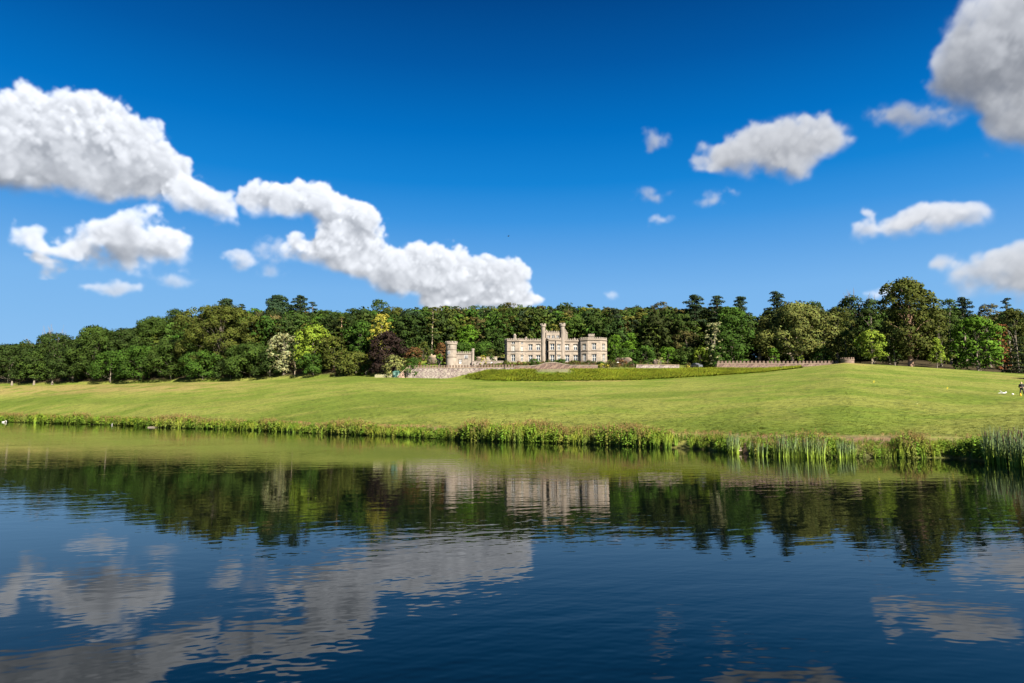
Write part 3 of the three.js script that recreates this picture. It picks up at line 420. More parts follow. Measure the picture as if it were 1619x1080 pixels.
{
  const p = at(1340, 574, 213); p[1] = groundH(p[0], p[2]);
  const g = thing('bastion', 'short round brown battlemented bastion at the end of the low wall on the lawn crest', 'bastion', p), top = at(1340, 569.6, 213)[1] - p[1], r = 1.95;
  part('masonry', [prism(20, r, -.6, top, 0, 0)], BROWN, g); part('coping', [prism(20, r + .12, top, top + .14, 0, 0)], COPING, g);
  const m = []; for (let k = 0; k < 16; k++) { const q = box(-.22, .22, top + .14, top + .75, r - .35, r + .02); q.rotateY((k + .5) / 16 * Math.PI * 2); m.push(q); } part('battlement', m, BROWN, g);
}

// ------------------------------------------------------------------ trees
const LEAF = {};
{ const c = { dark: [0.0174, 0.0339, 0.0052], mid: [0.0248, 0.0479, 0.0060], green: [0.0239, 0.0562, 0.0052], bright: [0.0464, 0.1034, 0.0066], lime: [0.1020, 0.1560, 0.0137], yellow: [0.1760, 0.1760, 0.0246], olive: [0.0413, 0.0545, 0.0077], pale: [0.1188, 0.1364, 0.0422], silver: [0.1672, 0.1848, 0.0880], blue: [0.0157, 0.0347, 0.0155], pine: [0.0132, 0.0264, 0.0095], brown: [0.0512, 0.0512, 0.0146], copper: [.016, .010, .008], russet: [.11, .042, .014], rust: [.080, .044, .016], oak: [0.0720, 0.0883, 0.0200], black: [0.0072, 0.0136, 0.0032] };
  for (const k in c) LEAF[k] = new THREE.MeshPhysicalMaterial({ color: new THREE.Color().setRGB(...c[k]), vertexColors: true, roughness: .8, specularIntensity: .25, side: THREE.DoubleSide }); }
const BARK = { grey: std(.16, .135, .105), red: std(.30, .19, .125), pale: std(.40, .32, .23), dark: std(.06, .05, .04) };
class Leaves {
  constructor() { this.p = []; this.n = []; this.c = []; this.i = []; }
  leaf(x, y, z, nx, ny, nz, s, sn, col, r) {     // one spray of leaves: a slightly folded lozenge
    let ax = r() - .5, ay = (r() - .5) * .7, az = r() - .5; const d = ax * nx + ay * ny + az * nz; ax -= d * nx; ay -= d * ny; az -= d * nz; let l = Math.hypot(ax, ay, az) || 1; ax /= l; ay /= l; az /= l;
    const bx = ny * az - nz * ay, by = nz * ax - nx * az, bz = nx * ay - ny * ax, k = this.p.length / 3, h = s * .5, w = s * .34, f = s * .10;
    this.p.push(x - ax * h, y - ay * h, z - az * h, x + bx * w - nx * f, y + by * w - ny * f, z + bz * w - nz * f, x + ax * h, y + ay * h, z + az * h, x - bx * w - nx * f, y - by * w - ny * f, z - bz * w - nz * f);
    for (let q = 0; q < 4; q++) { this.n.push(sn[0], sn[1], sn[2]); this.c.push(col[0], col[1], col[2]); }
    this.i.push(k, k + 2, k + 1, k, k + 3, k + 2);
  }
  lobe(cx, cy, cz, R, flat, leafS, r, tone, dens = 1, out = [0, 0, 0]) {
    const n = Math.max(5, Math.round(dens * 9.5 * R * R * (flat < .6 ? .7 : 1) / (leafS * leafS)));
    for (let k = 0; k < n; k++) {
      let x, y, z; do { x = r() * 2 - 1; y = r() * 2 - 1; z = r() * 2 - 1; } while (x * x + y * y + z * z > 1 || x * x + y * y + z * z < .01);
      let l = Math.hypot(x, y, z); x /= l; y /= l; z /= l;
      if (y < -.35 && r() < .82) y = -y * .6;
      if (x * out[0] + y * out[1] + z * out[2] < -.35 && r() < .8) { x = -x; z = -z; }
      const rad = R * (.62 + .46 * Math.sqrt(r())) * (1 + .22 * noise3(cx + x * 1.4, cy + y * 1.4, cz + z * 1.4));
      let fx = x + (r() - .5) * 1.5, fy = y * .8 + .25 + (r() - .5) * 1.2, fz = z + (r() - .5) * 1.5; l = Math.hypot(fx, fy, fz) || 1;
      fx /= l; fy /= l; fz /= l;
      let sx = x * .95 + fx * .4, sy = y * .95 + fy * .4, sz = z * .95 + fz * .4; l = Math.hypot(sx, sy, sz) || 1;
      const v = tone * (.65 + .70 * r()), yel = .92 + .3 * r();
      this.leaf(cx + x * rad, cy + y * rad * flat, cz + z * rad, fx, fy, fz, leafS * (.7 + .7 * r()), [sx / l, sy / l, sz / l], [v * yel, v, v * (1.15 - .35 * r())], r);
    }
  }
  build() { const g = new THREE.BufferGeometry(); g.setAttribute('position', new THREE.Float32BufferAttribute(this.p, 3)); g.setAttribute('normal', new THREE.Float32BufferAttribute(this.n, 3)); g.setAttribute('color', new THREE.Float32BufferAttribute(this.c, 3)); g.setIndex(this.i); return g; }
}
function limb(pts, r0, r1, seg = 6) { const c = new THREE.CatmullRomCurve3(pts.map((p) => new THREE.Vector3(...p))), n = 8, g = new THREE.TubeGeometry(c, n, 1, seg, false), P = g.attributes.position; for (let i = 0; i <= n; i++) { const o = c.getPointAt(i / n), rr = lerp(r0, r1, i / n); for (let j = 0; j <= seg; j++) { const k = i * (seg + 1) + j; P.setXYZ(k, o.x + (P.getX(k) - o.x) * rr, o.y + (P.getY(k) - o.y) * rr, o.z + (P.getZ(k) - o.z) * rr); } } return g; }
const PROFILE = {
  broad: (v) => (v < .38 ? lerp(.72, 1, Math.sqrt(v / .38)) : Math.sqrt(Math.max(0, 1 - ((v - .38) / .64) ** 2.1))),
  dome: (v) => (v < .25 ? lerp(.78, 1, v / .25) : Math.pow(Math.max(0, 1 - ((v - .25) / .77) ** 2.6), .5)),
  oval: (v) => Math.sqrt(Math.max(0, 1 - ((v - .45) / .57) ** 2)),
  cone: (v) => Math.max(.05, v < .15 ? lerp(.7, 1, v / .15) : (1 - (v - .15) / .87) ** .85),
  bush: (v) => Math.sqrt(Math.max(0, 1 - ((v - .12) / .9) ** 2)),
};
// Tree of height H and crown width W, its foot at the origin: { trunk, crown } geometries.
function growTree(kind, H, W, r, o = {}) {
  const L = new Leaves(), wood = [], leafS = o.leaf ?? clamp(W * .055, .42, .72), cb = H * (o.cb ?? (kind === 'pine' ? .42 : kind === 'bush' ? 0 : .06)), CH = H - cb, tr = o.trunk ?? clamp(H * .022, .12, .6), sub = o.sparse ?? 1;
  const lx = (r() - .5) * W * .06, lz = (r() - .5) * W * .06;
  if (kind === 'pine') {
    const top = [lx * 2, H * .97, lz * 2]; wood.push(limb([[0, -.8, 0], [lx, H * .4, lz], [lx * 2, H * .8, lz * 2], top], tr, tr * .3, 7));
    const n = Math.round((o.plates ?? 11) * sub);
    for (let k = 0; k < n; k++) {
      const v = (k + .5) / n, a = k * 2.4 + r() * 1.2, y = cb + CH * (.04 + .93 * v), reach = W / 2 * Math.pow(Math.max(.12, 1 - v * .72 - (v < .14 ? .3 : 0)), .8) * (.65 + .5 * r()), R = Math.max(.8, W * (.17 + .09 * r()) * (1.1 - .35 * v)), x = lx * 1.6 + Math.cos(a) * (reach - R * .5), z = lz * 1.6 + Math.sin(a) * (reach - R * .5);
      wood.push(limb([[lx * 1.6, y - CH * .06, lz * 1.6], [x * .6, y - .2, z * .6], [x, y, z]], tr * .3, tr * .1, 5));
      const tone = .82 + .36 * r(); L.lobe(x, y, z, R, .36, leafS, r, tone, 1.15); L.lobe(x + (r() - .5) * R * 1.5, y + R * .12, z + (r() - .5) * R * 1.5, R * .68, .38, leafS, r, tone, 1.1);
      if (k % 2) L.lobe(x * .2, y + R * .1, z * .2, R * .7, .45, leafS, r, tone * .95, 1);
    }
    L.lobe(top[0], H * .955, top[2], W * .16, .42, leafS, r, 1, 1.2);
  } else if (kind === 'fir') {
    wood.push(limb([[0, -.8, 0], [0, H * .5, 0], [0, H, 0]], tr, .05, 6)); const rows = Math.round(clamp(H * .8, 8, 18) * sub);
    for (let k = 0; k < rows; k++) { const v = k / rows, y = cb + CH * v, rr = W / 2 * Math.pow(1 - v, .8) * (.85 + .3 * r()), m = Math.max(3, Math.round(7 * (1 - v) + 2)); for (let q = 0; q < m; q++) { const a = q / m * 6.283 + k * 1.3 + r() * .5, R = Math.max(.5, rr * .42); L.lobe(Math.cos(a) * (rr - R * .6), y - rr * .18, Math.sin(a) * (rr - R * .6), R, .42, leafS, r, .8 + .4 * r(), 1.0); } }
    L.lobe(0, H * .97, 0, .45, 1.6, leafS * .7, r, 1, 1);
  } else {
    const prof = PROFILE[kind] ?? PROFILE.broad, forks = o.fork ?? 1, seed = r() * 90;
    if (kind !== 'bush' || o.stem) for (let f = 0; f < forks; f++) { const a = f / forks * 6.283 + .4, sp = forks > 1 ? W * .12 : 0; wood.push(limb([[sp * .15 * Math.cos(a), -.8, 0], [sp * Math.cos(a) * .5 + lx, cb * .8 + .5, sp * .3 * Math.sin(a)], [sp * 1.4 * Math.cos(a) + lx, cb + CH * .3, sp * Math.sin(a) + lz], [sp * 2 * Math.cos(a) + lx * 2, cb + CH * .6, lz * 2]], tr / Math.sqrt(forks) * 1.1, tr * .12, 8)); }
    else for (let f = 0; f < 4; f++) wood.push(limb([[(r() - .5) * .3, -.4, (r() - .5) * .3], [(r() - .5) * W * .25, H * .3, (r() - .5) * W * .25], [(r() - .5) * W * .55, H * .68, (r() - .5) * W * .55]], .07 + H * .008, .03, 5));
    const nl = Math.round(clamp(Math.pow(W * CH, .5) * (o.lobes ?? 3.2), 9, 170) * sub), ga = 2.39996;
    for (let k = 0; k < nl; k++) {
      const v = Math.pow((k + .5 + (r() - .5) * .9) / nl, .9), a = k * ga + (r() - .5) * .9, irr = 1 + .34 * noise3(Math.cos(a) * 1.3 + seed, v * 3.2, Math.sin(a) * 1.3 + seed), rm = prof(clamp(v)) * W / 2 * irr;
      const R = (o.lobeR ?? 1) * clamp(W * (.09 + .12 * r()), .45, 3.2) * (kind === 'bush' ? 1.0 : 1), pit = noise3(Math.cos(a) * 2.1 + seed, v * 3.6 + 7, Math.sin(a) * 2.1), rad = Math.max(0, rm - R * .62) * (k % 4 === 0 ? .5 : pit < -.22 ? .62 : 1), x = Math.cos(a) * rad + lx, z = Math.sin(a) * rad + lz, y = clamp(cb + CH * v * (1 + .06 * (irr - 1) * 4), cb + R * .3, H - R * .55 * (1 + .5 * noise3(a, v, seed)));
      const ox = Math.cos(a) * .8, oz = Math.sin(a) * .8, tone = .78 + .44 * r();
      L.lobe(x, y, z, R, .78, leafS, r, tone, (o.dens ?? 1), [ox, .4, oz]);
      if (k % 3 === 0 && (kind !== 'bush')) wood.push(limb([[lx, cb + CH * Math.max(.02, v - .3) * .8, lz], [x * .45 + lx * .5, y - CH * .07, z * .45 + lz * .5], [x * .92, y, z * .92]], tr * .2, tr * .05, 5));
      if (o.twigs && v > .6 && k % 2 === 0) for (let q = 0; q < 3; q++) wood.push(limb([[x * .8, y, z * .8], [x * 1.05 + (r() - .5), y + R * .9, z * 1.05], [x * 1.15 + (r() - .5) * 2, y + R * (1.3 + r()), z * 1.15 + (r() - .5)]], .07, .03, 4));
    }
  }
  return { trunk: mergeGeometries(wood.map((g) => g.toNonIndexed())), crown: L.build() };
}
let treeSeed = 100;
function tree(name, kind, px, top, w, d, colour, label, o = {}) {
  const cat = o.cat ?? (name.includes('shrub') || name.includes('bush') ? 'shrub' : 'tree');
  const d1 = d < 0 ? edgeD(bOf(px)) - d : d, p = at(px, HORIZON, d1); p[1] = groundH(p[0], p[2]);
  const H = Math.max(.8, at(px, top, d1)[1] - p[1]), W = w / FH * d1, g = growTree(kind, H, W, rng(treeSeed++), o), t = thing(name, label, cat, p, 0, o.group);
  part(cat === 'shrub' ? 'stem' : 'trunk', g.trunk, BARK[o.bark ?? 'grey'], t); part(cat === 'shrub' ? 'foliage' : 'crown', g.crown, LEAF[colour], t); return t;
}
// A negative distance means that many metres behind the edge of the lawn.
{
  const B = 'broadleaf_tree', P = 'pine_tree', S = 'shrub', F = 'fir_tree';
  // the far end of the wood, from the far end of the lawn to the pale tree
  tree(B, 'broad', 10, 546, 66, -7, 'dark', 'dark round-crowned tree at the very end of the treeline, farthest from the house');
  tree(B, 'broad', 52, 556, 52, -4, 'mid', 'low dark green tree in front of the twiggy-topped tree', { cb: .1 });
  tree(B, 'oval', 78, 530, 80, -14, 'dark', 'loose dark tree with thin bare twigs standing out of its top', { twigs: true, dens: .8 });
  tree(B, 'broad', 112, 548, 60, -6, 'dark', 'dark green tree low between the twiggy tree and the twin-topped tree');
  tree(B, 'broad', 143, 516, 74, -10, 'mid', 'tall twin-topped dark tree whose crown reaches down to the lawn', { lobes: 4 });
  tree(B, 'broad', 172, 556, 56, -3, 'green', 'fresh green low tree leaning out over the lawn edge beside the twin-topped tree');
  tree(B, 'oval', 192, 520, 58, -18, 'dark', 'narrow dark tree just behind and beside the twin-topped tree');
  tree(B, 'dome', 216, 548, 70, -5, 'green', 'broad mid-green tree sweeping to the lawn, left of the big domed oak');
  tree(B, 'broad', 236, 503, 84, -30, 'mid', 'rounded tree on the rising skyline with a lighter yellowish top');
  tree(B, 'oval', 268, 490, 40, -48, 'dark', 'dark tree breaking the skyline above the rounded yellowish-topped tree');
  tree(B, 'broad', 268, 540, 74, -6, 'mid', 'dense dark green tree against the lawn just before the domed oak');
  tree(B, 'dome', 340, 488, 132, -14, 'olive', 'huge domed oak-like tree, olive green, the widest crown of the wood by the lawn', { lobes: 4.4 });
  tree(B, 'broad', 318, 556, 66, -3, 'green', 'low spreading green tree in front of the foot of the domed oak');
  tree(B, 'broad', 392, 545, 78, -5, 'mid', 'dark low-branched tree between the domed oak and the pale silvery tree', { lobes: 4 });
  tree(B, 'broad', 362, 568, 46, -2, 'dark', 'small dark tree at the lawn edge below the domed oak');
  tree(B, 'broad', 425, 556, 50, -4, 'dark', 'small dark tree touching the pale silvery tree');
  tree(P, 'pine', 349, 473, 44, -62, 'pine', 'flat-topped dark pine showing above the domed oak', { plates: 16, cb: .6 });
  tree(P, 'pine', 376, 480, 20, -62, 'pine', 'small narrow dark pine above the shoulder of the domed oak', { plates: 10, cb: .62 });
  tree(F, 'fir', 418, 486, 44, -58, 'blue', 'lower dark conifer at the flank of the great blue-green cedar', { cb: .1 });
  tree(P, 'pine', 432, 469, 60, -56, 'blue', 'great blue-green cedar with two rounded tops on the skyline', { plates: 30, cb: .45 });
  tree(P, 'pine', 467, 466, 36, -58, 'pine', 'dark tiered pine on the skyline next to the great blue-green cedar', { plates: 18, cb: .55 });
  tree(P, 'pine', 491, 477, 26, -60, 'pine', 'thin sparse pine with bare gaps between its tiers', { plates: 7, cb: .6 });
  tree(B, 'broad', 300, 512, 60, -34, 'mid', 'green tree filling the slope between the skyline tree and the domed oak');
  tree(B, 'broad', 405, 508, 62, -34, 'olive', 'olive green tree on the slope under the great blue-green cedar');
  tree(B, 'broad', 465, 497, 62, -36, 'mid', 'mid-green tree on the slope above the pale silvery tree');
  tree(B, 'oval', 512, 492, 44, -46, 'mid', 'rounded green tree on the skyline right of the thin sparse pine');
  // around the pale tree
  tree(B, 'oval', 446, 527, 50, -6, 'silver', 'pale silvery tree with whitish leaf clumps at the lawn edge', { lobes: 5, lobeR: .72, dens: .85 });
  tree(B, 'broad', 493, 517, 58, -12, 'lime', 'light lime-green tree directly right of the pale silvery tree', { lobes: 4.2 });
  tree('slender_tree', 'oval', 464, 566, 15, -3, 'brown', 'slender half-bare tree with a tan trunk before the pale silvery tree', { cb: .45, bark: 'pale', dens: .5 });
  tree(B, 'broad', 494, 560, 48, -4, 'green', 'low green tree at the lawn edge below the lime-green tree');
  tree(B, 'broad', 527, 534, 52, -10, 'olive', 'olive green tree with drooping boughs behind the rounded pale-topped bush');
  tree(P, 'pine', 538, 500, 30, -26, 'olive', 'slim pine with a bare tan trunk and tufted crown behind the lime-green tree', { cb: .5, bark: 'red', plates: 8 });
  tree(B, 'broad', 568, 508, 50, -16, 'green', 'dense deep green tree left of the yellow-green tree', { lobes: 4.4 });
  tree(S, 'bush', 561, 557, 54, -2, 'olive', 'large rounded bush with a pale sunlit top standing out on the lawn edge', { lobes: 5 });
  tree(S, 'bush', 528, 584, 18, -1.5, 'rust', 'small rusty orange shrub beside the large rounded bush');
  tree(S, 'bush', 578, 576, 18, -1.6, 'green', 'low green shrub tucked against the large rounded bush');
  tree(B, 'dome', 596, 474, 36, -70, 'mid', 'round-headed tree standing above the skyline over the yellow-green tree');
  tree(B, 'broad', 552, 489, 34, -60, 'dark', 'dark tree on the skyline between the sparse pine and the round-headed tree', {});
  tree(B, 'oval', 601, 497, 42, -12, 'yellow', 'bright yellow-green tree above the dark copper beech', { lobes: 5, lobeR: .8 });
  tree(B, 'broad', 611, 527, 56, -4, 'copper', 'dark purple copper beech beside the end of the terrace wall', { lobes: 4.4 });
  tree(S, 'bush', 624, 563, 42, 237, 'pale', 'big pale-leaved rhododendron bush at the end of the terrace wall', { lobes: 5, lobeR: .8 });
  // garden slope round the gatehouse
  tree('fir_tree', 'oval', 646, 492, 46, 268, 'blue', 'tall blue-green conifer behind the russet shrub, left of the pale-trunked pine', { lobes: 4.5 });
  tree(B, 'broad', 624, 487, 34, 292, 'olive', 'light olive tree on the skyline above the blue-green conifer');
  tree(P, 'pine', 681, 484, 34, 262, 'olive', 'tall pine with a long bare pale trunk above the gatehouse rocks', { cb: .42, bark: 'pale', plates: 11, trunk: .34 });
  tree(S, 'bush', 655, 549, 32, 243, 'rust', 'red-brown leafed shrub on the slope left of the gatehouse', { lobes: 5, lobeR: .8 });
  tree(S, 'bush', 652, 566, 40, 236, 'green', 'mid-green shrub bank above the terrace wall, below the red-brown shrub');
  tree(S, 'bush', 694, 559, 19, 239, 'bright', 'bright green rounded shrub right beside the gatehouse tower');
  tree(S, 'bush', 679, 566, 13, 239, 'dark', 'small dark clipped shrub left of the bright green shrub by the gatehouse');
  tree(S, 'bush', 697, 543, 26, 251, 'rust', 'reddish heathery shrub on the rocks above the gatehouse', { lobes: 5 });
  tree(S, 'bush', 668, 541, 30, 255, 'olive', 'olive shrub at the foot of the pale-trunked pine');
  tree(B, 'dome', 741, 514, 44, 262, 'bright', 'bright green bushy tree on the slope directly above the gatehouse', { lobes: 4.4 });
  tree(S, 'bush', 726, 543, 48, 253, 'green', 'green laurel-like bank of foliage behind the gatehouse battlements');
  tree(S, 'bush', 709, 519, 34, 270, 'bright', 'yellowish green shrub high on the slope under the pines behind the gatehouse');
  tree(S, 'bush', 765, 541, 40, 252, 'green', 'green shrub bank between gatehouse and house');
  tree(B, 'broad', 778, 522, 40, 262, 'dark', 'dark green tree on the slope close to the bowed end of the house');
  tree(S, 'bush', 752, 566, 12, 239, 'dark', 'dark evergreen bush at the right-hand corner of the gatehouse');
  tree(S, 'bush', 764, 562, 14, 239, 'yellow', 'yellow-leaved shrub on the garden wall between gatehouse and house');
  tree(S, 'bush', 778, 563.5, 15, 242, 'green', 'long low clipped hedge on the upper garden wall', { lobes: 6 });
  tree(S, 'bush', 776, 553, 24, 249, 'olive', 'olive shrub above the clipped hedge left of the house');
  tree(S, 'bush', 791, 554, 12, 246, 'green', 'upright green shrub against the bowed end of the house');
  // terrace planting in front of the house
  tree(S, 'bush', 845, 567.5, 22, 233, 'green', 'round green bush before the plain wall left of the bay', { lobes: 6 });
  tree(S, 'bush', 887, 568, 21, 233, 'green', 'round green bush right of the central bay', { lobes: 6 });
  tree(S, 'bush', 800, 571, 20, 233, 'olive', 'low mixed shrub at the foot of the bowed end');
  tree(S, 'bush', 820, 571, 15, 233, 'rust', 'brownish low shrub in front of the bowed end near the round bush');
  tree(S, 'bush', 864, 571, 8, 234, 'dark', 'small dark shrub at the shaded side of the bay');
  tree(S, 'bush', 909, 570.5, 26, 233, 'olive', 'low olive shrub under the two plain windows right of the bay');
  tree(S, 'bush', 930, 571, 22, 233, 'dark', 'low dark shrub in front of the narrow facet of the pavilion');
  tree(S, 'bush', 949, 571.5, 20, 233, 'green', 'low green shrub under the pavilion front window');
  tree(S, 'bush', 955, 575.5, 22, 228.5, 'yellow', 'pale yellow flowering shrub on the low garden wall at the house corner');
  tree(S, 'bush', 968, 570, 16, 232, 'olive', 'olive shrub just past the right-hand corner of the house');
  tree(S, 'bush', 984, 569, 20, 232, 'rust', 'brown-green shrub behind the small white parasol');
  tree(S, 'bush', 1002, 571, 22, 231, 'green', 'low green shrub where the pale coped wall starts');
  tree(S, 'bush', 1025, 570, 18, 232, 'mid', 'mid-green shrub behind the pale coped wall');
  tree(S, 'bush', 1046, 565, 16, 234, 'pale', 'pale-leaved shrub by the boulder right of the house');
  tree(S, 'bush', 1090, 573.5, 14, 234, 'brown', 'brownish mound of a shrub behind the parked silver car');
  tree(S, 'bush', 1089.5, 577.4, 4.5, 224, 'yellow', 'yellow bush in front of the parked silver car', {});
  // slope right of the house
  tree(S, 'bush', 975, 530, 30, 256, 'bright', 'bright green shrub rising behind the right-hand corner of the house', { lobes: 5 });
  tree(S, 'bush', 1000, 527, 36, 262, 'bright', 'rounded bright green shrub on the slope right of the house', { lobes: 5 });
  tree(S, 'bush', 985, 552, 40, 250, 'green', 'green shrub bank low on the slope next to the house');
  tree(S, 'bush', 1022, 548, 44, 254, 'green', 'deep green shrub bank on the slope above the pale coped wall');
  tree(S, 'bush', 1058, 550, 36, 250, 'bright', 'fresh green shrub above the boulder right of the house');
  tree(S, 'bush', 1088, 549, 44, 248, 'mid', 'mid-green shrub bank behind the parked silver car');
  tree(S, 'bush', 1112, 549, 34, 243, 'lime', 'light green shrub at the foot of the tall green tree');
  tree(B, 'broad', 1010, 500, 40, 285, 'dark', 'dark tree in the wood right behind the rounded bright green shrub');
  tree(B, 'oval', 1052, 479, 36, 280, 'brown', 'tall brownish birch-like tree, the first of the taller trees right of the house', { cb: .15, bark: 'pale' });
  tree(B, 'broad', 1026, 500, 34, 276, 'green', 'deep green tree left of the tall brownish tree');
  tree(B, 'oval', 1074, 507, 32, 262, 'pale', 'pale-leaved tree between the brownish tree and the tall pines', { lobeR: .75, lobes: 4.4 });
  tree(B, 'broad', 1088, 522, 44, 256, 'brown', 'brown-green tree in front of the tall pines', { bark: 'pale' });
  tree(P, 'pine', 1103, 466, 46, 262, 'pine', 'first of the three tall flat-topped pines, with the widest crown', { plates: 20, cb: .55 });
  tree(P, 'pine', 1141, 467, 38, 258, 'pine', 'second of the three tall flat-topped pines, above the tall green tree', { plates: 18, cb: .6 });
  tree(P, 'pine', 1177, 468, 36, 256, 'pine', 'third of the three tall flat-topped pines, next to the gap of open sky', { plates: 18, cb: .6 });
  tree(B, 'oval', 1134, 510, 30, 238, 'silver', 'silvery pale tree against the left flank of the tall green tree', { lobeR: .72, lobes: 5, dens: .8 });
  tree(B, 'dome', 1162, 487, 64, 243, 'green', 'tall dense green tree left of the sky gap', { lobes: 5, cb: .04 });
  tree(B, 'broad', 1142, 545, 40, 238, 'green', 'low green tree spreading at the foot of the tall green tree');
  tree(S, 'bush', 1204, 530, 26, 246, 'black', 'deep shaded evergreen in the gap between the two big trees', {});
  // right of the gap
  tree(P, 'pine', 1234, 462, 42, 265, 'pine', 'dark layered pine rising behind the spreading evergreen oak', { plates: 20, cb: .55 });
  tree('evergreen_oak', 'dome', 1262, 482, 120, 241, 'oak', 'wide spreading evergreen oak with forked pale trunks', { cb: .22, fork: 2, bark: 'pale', lobes: 4.6, trunk: .75 });
  tree(S, 'bush', 1271, 562, 16, 229, 'lime', 'small light green shrub at the forked trunks of the evergreen oak');
  tree(S, 'bush', 1226, 552, 26, 232, 'bright', 'bright green shrub in the shade under the evergreen oak');
  tree(S, 'bush', 1303, 547, 38, 232, 'green', 'green rounded shrub right of the evergreen oak trunks');
  tree(S, 'bush', 1329, 547, 36, 229, 'olive', 'olive green shrub behind the round bastion');
  tree(B, 'broad', 1295, 478, 54, 268, 'dark', 'dark tree on the skyline behind the right-hand half of the evergreen oak');
  tree(B, 'broad', 1330, 486, 46, 246, 'olive', 'olive tree between the evergreen oak and the dark skyline trees');
  tree(B, 'broad', 1352, 470, 56, 262, 'dark', 'dark skyline tree above the small yellow-green tree', { twigs: true });
  tree(B, 'oval', 1342, 524, 44, 234, 'mid', 'shaded mid-green tree behind the olive shrub and the bastion');
  tree(B, 'broad', 1385, 474, 44, 256, 'mid', 'dark green skyline tree beside the giant reddish-trunked tree', { twigs: true });
  tree(B, 'oval', 1383, 524, 52, 213, 'lime', 'small yellow-green tree with a thin pale trunk alone on the crest', { cb: .2, lobes: 5, lobeR: .8, bark: 'pale', trunk: .16 });
  tree(B, 'broad', 1412, 515, 46, 232, 'dark', 'dark tree filling in between the yellow-green tree and the giant tree');
  tree('giant_tree', 'oval', 1446, 445, 84, 214, 'olive', 'giant tree, the tallest of all, with a thick reddish trunk on the lawn edge', { cb: .12, bark: 'red', lobes: 7, lobeR: .85, trunk: .9, dens: 1.1 });
  tree(B, 'oval', 1420, 534, 24, 212, 'mid', 'small green tree under the left-hand boughs of the giant tree', { cb: .15 });
  tree(B, 'cone', 1486, 534, 38, 210, 'lime', 'small layered light green tree just right of the reddish trunk', { cb: .18, lobes: 5, lobeR: .85, trunk: .14 });
  tree(B, 'broad', 1494, 490, 44, 232, 'olive', 'olive tree pressed against the right-hand flank of the giant tree');
  tree(B, 'broad', 1510, 474, 44, 252, 'mid', 'mid-green tree at the skyline just right of the giant tree');
  tree(P, 'pine', 1534, 470, 40, 258, 'pine', 'dark broad-headed pine on the skyline above the bright green large-leaved tree', { plates: 20, cb: .5 });
  tree(B, 'dome', 1552, 504, 72, 211, 'bright', 'bright green large-leaved tree down to the lawn near the frame of dark conifers', { lobes: 5.2, lobeR: .8 });
  tree(B, 'oval', 1591, 513, 28, 216, 'russet', 'russet brown-leaved tree behind the bright green large-leaved tree', { lobes: 5 });
  tree(B, 'broad', 1572, 482, 44, 246, 'brown', 'brownish tree on the skyline above the russet tree');
  tree(P, 'pine', 1605, 470, 24, 250, 'pine', 'tiered dark pine on the skyline near the end of the treeline', { plates: 14, cb: .55 });
  tree(B, 'broad', 1616, 490, 52, 232, 'olive', 'olive tree at the end of the treeline above the black conifer');
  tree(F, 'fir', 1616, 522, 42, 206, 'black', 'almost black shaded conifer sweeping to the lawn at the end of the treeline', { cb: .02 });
  tree(B, 'broad', 1690, 560, 90, 150, 'mid', 'tree just outside the view whose shadow falls on the lawn beside the black conifer', { cb: .12 });
}
// skyline of the wood, photograph column to row; trees of the ridge stay under it
const skyline = curve([[-200, 560], [0, 547], [70, 540], [140, 530], [200, 520], [240, 506], [300, 492], [400, 486], [500, 492], [540, 492], [600, 490], [640, 489], [680, 486], [760, 487], [800, 484], [870, 485], [930, 483], [980, 487], [1040, 486], [1090, 484], [1120, 482], [1150, 484], [1182, 488], [1192, 512], [1208, 514], [1220, 482], [1270, 482], [1330, 478], [1380, 477], [1420, 474], [1480, 478], [1520, 480], [1560, 486], [1600, 484], [1800, 500]]);
const inWood = (px, d) => { const e = edgeD(bOf(px)); if (px > 640 && px < 1130) return d > (px > 800 && px < 968 ? 266 : 260); return px > 1120 ? d > 262 : d > e + 24; };
{ // trees one can tell apart on the ridge behind the house
  const r = rng(404), kinds = [['pine', 'olive'], ['oval', 'mid'], ['oval', 'brown'], ['pine', 'blue'], ['pine', 'pine'], ['broad', 'green'], ['oval', 'dark'], ['oval', 'olive']];
  const row = (x0, x1, n, d, drop, label, group, w) => { for (let k = 0; k < n; k++) { const px = lerp(x0, x1, (k + .5 + (r() - .5) * .5) / n), [kd, c] = kinds[Math.floor(r() * kinds.length)]; tree(kd === 'pine' ? 'pine_tree' : 'woodland_tree', kd, px, skyline(px) + drop * (.2 + r()) - 4 + (r() - .5) * 5, w * (.8 + .5 * r()), d + (r() - .5) * 10, c, label, { group, cb: kd === 'pine' ? .5 : .25, plates: 13, bark: r() < .4 ? 'pale' : 'grey' }); } };
  row(606, 800, 13, 306, 4, 'woodland tree in the even ridge row above the gatehouse, against the sky', 'ridge trees above the gatehouse', 21);
  row(800, 1045, 16, 308, 4, 'woodland tree in the even ridge row behind the turrets of the house, against the sky', 'ridge trees behind the house', 21);
  row(700, 806, 6, 284, 22, 'woodland tree on the slope under the ridge row, between gatehouse and house', 'slope trees between gatehouse and house', 24);
  row(806, 985, 10, 288, 22, 'woodland tree on the slope close behind the roof of the house', 'slope trees behind the house roof', 25);
}
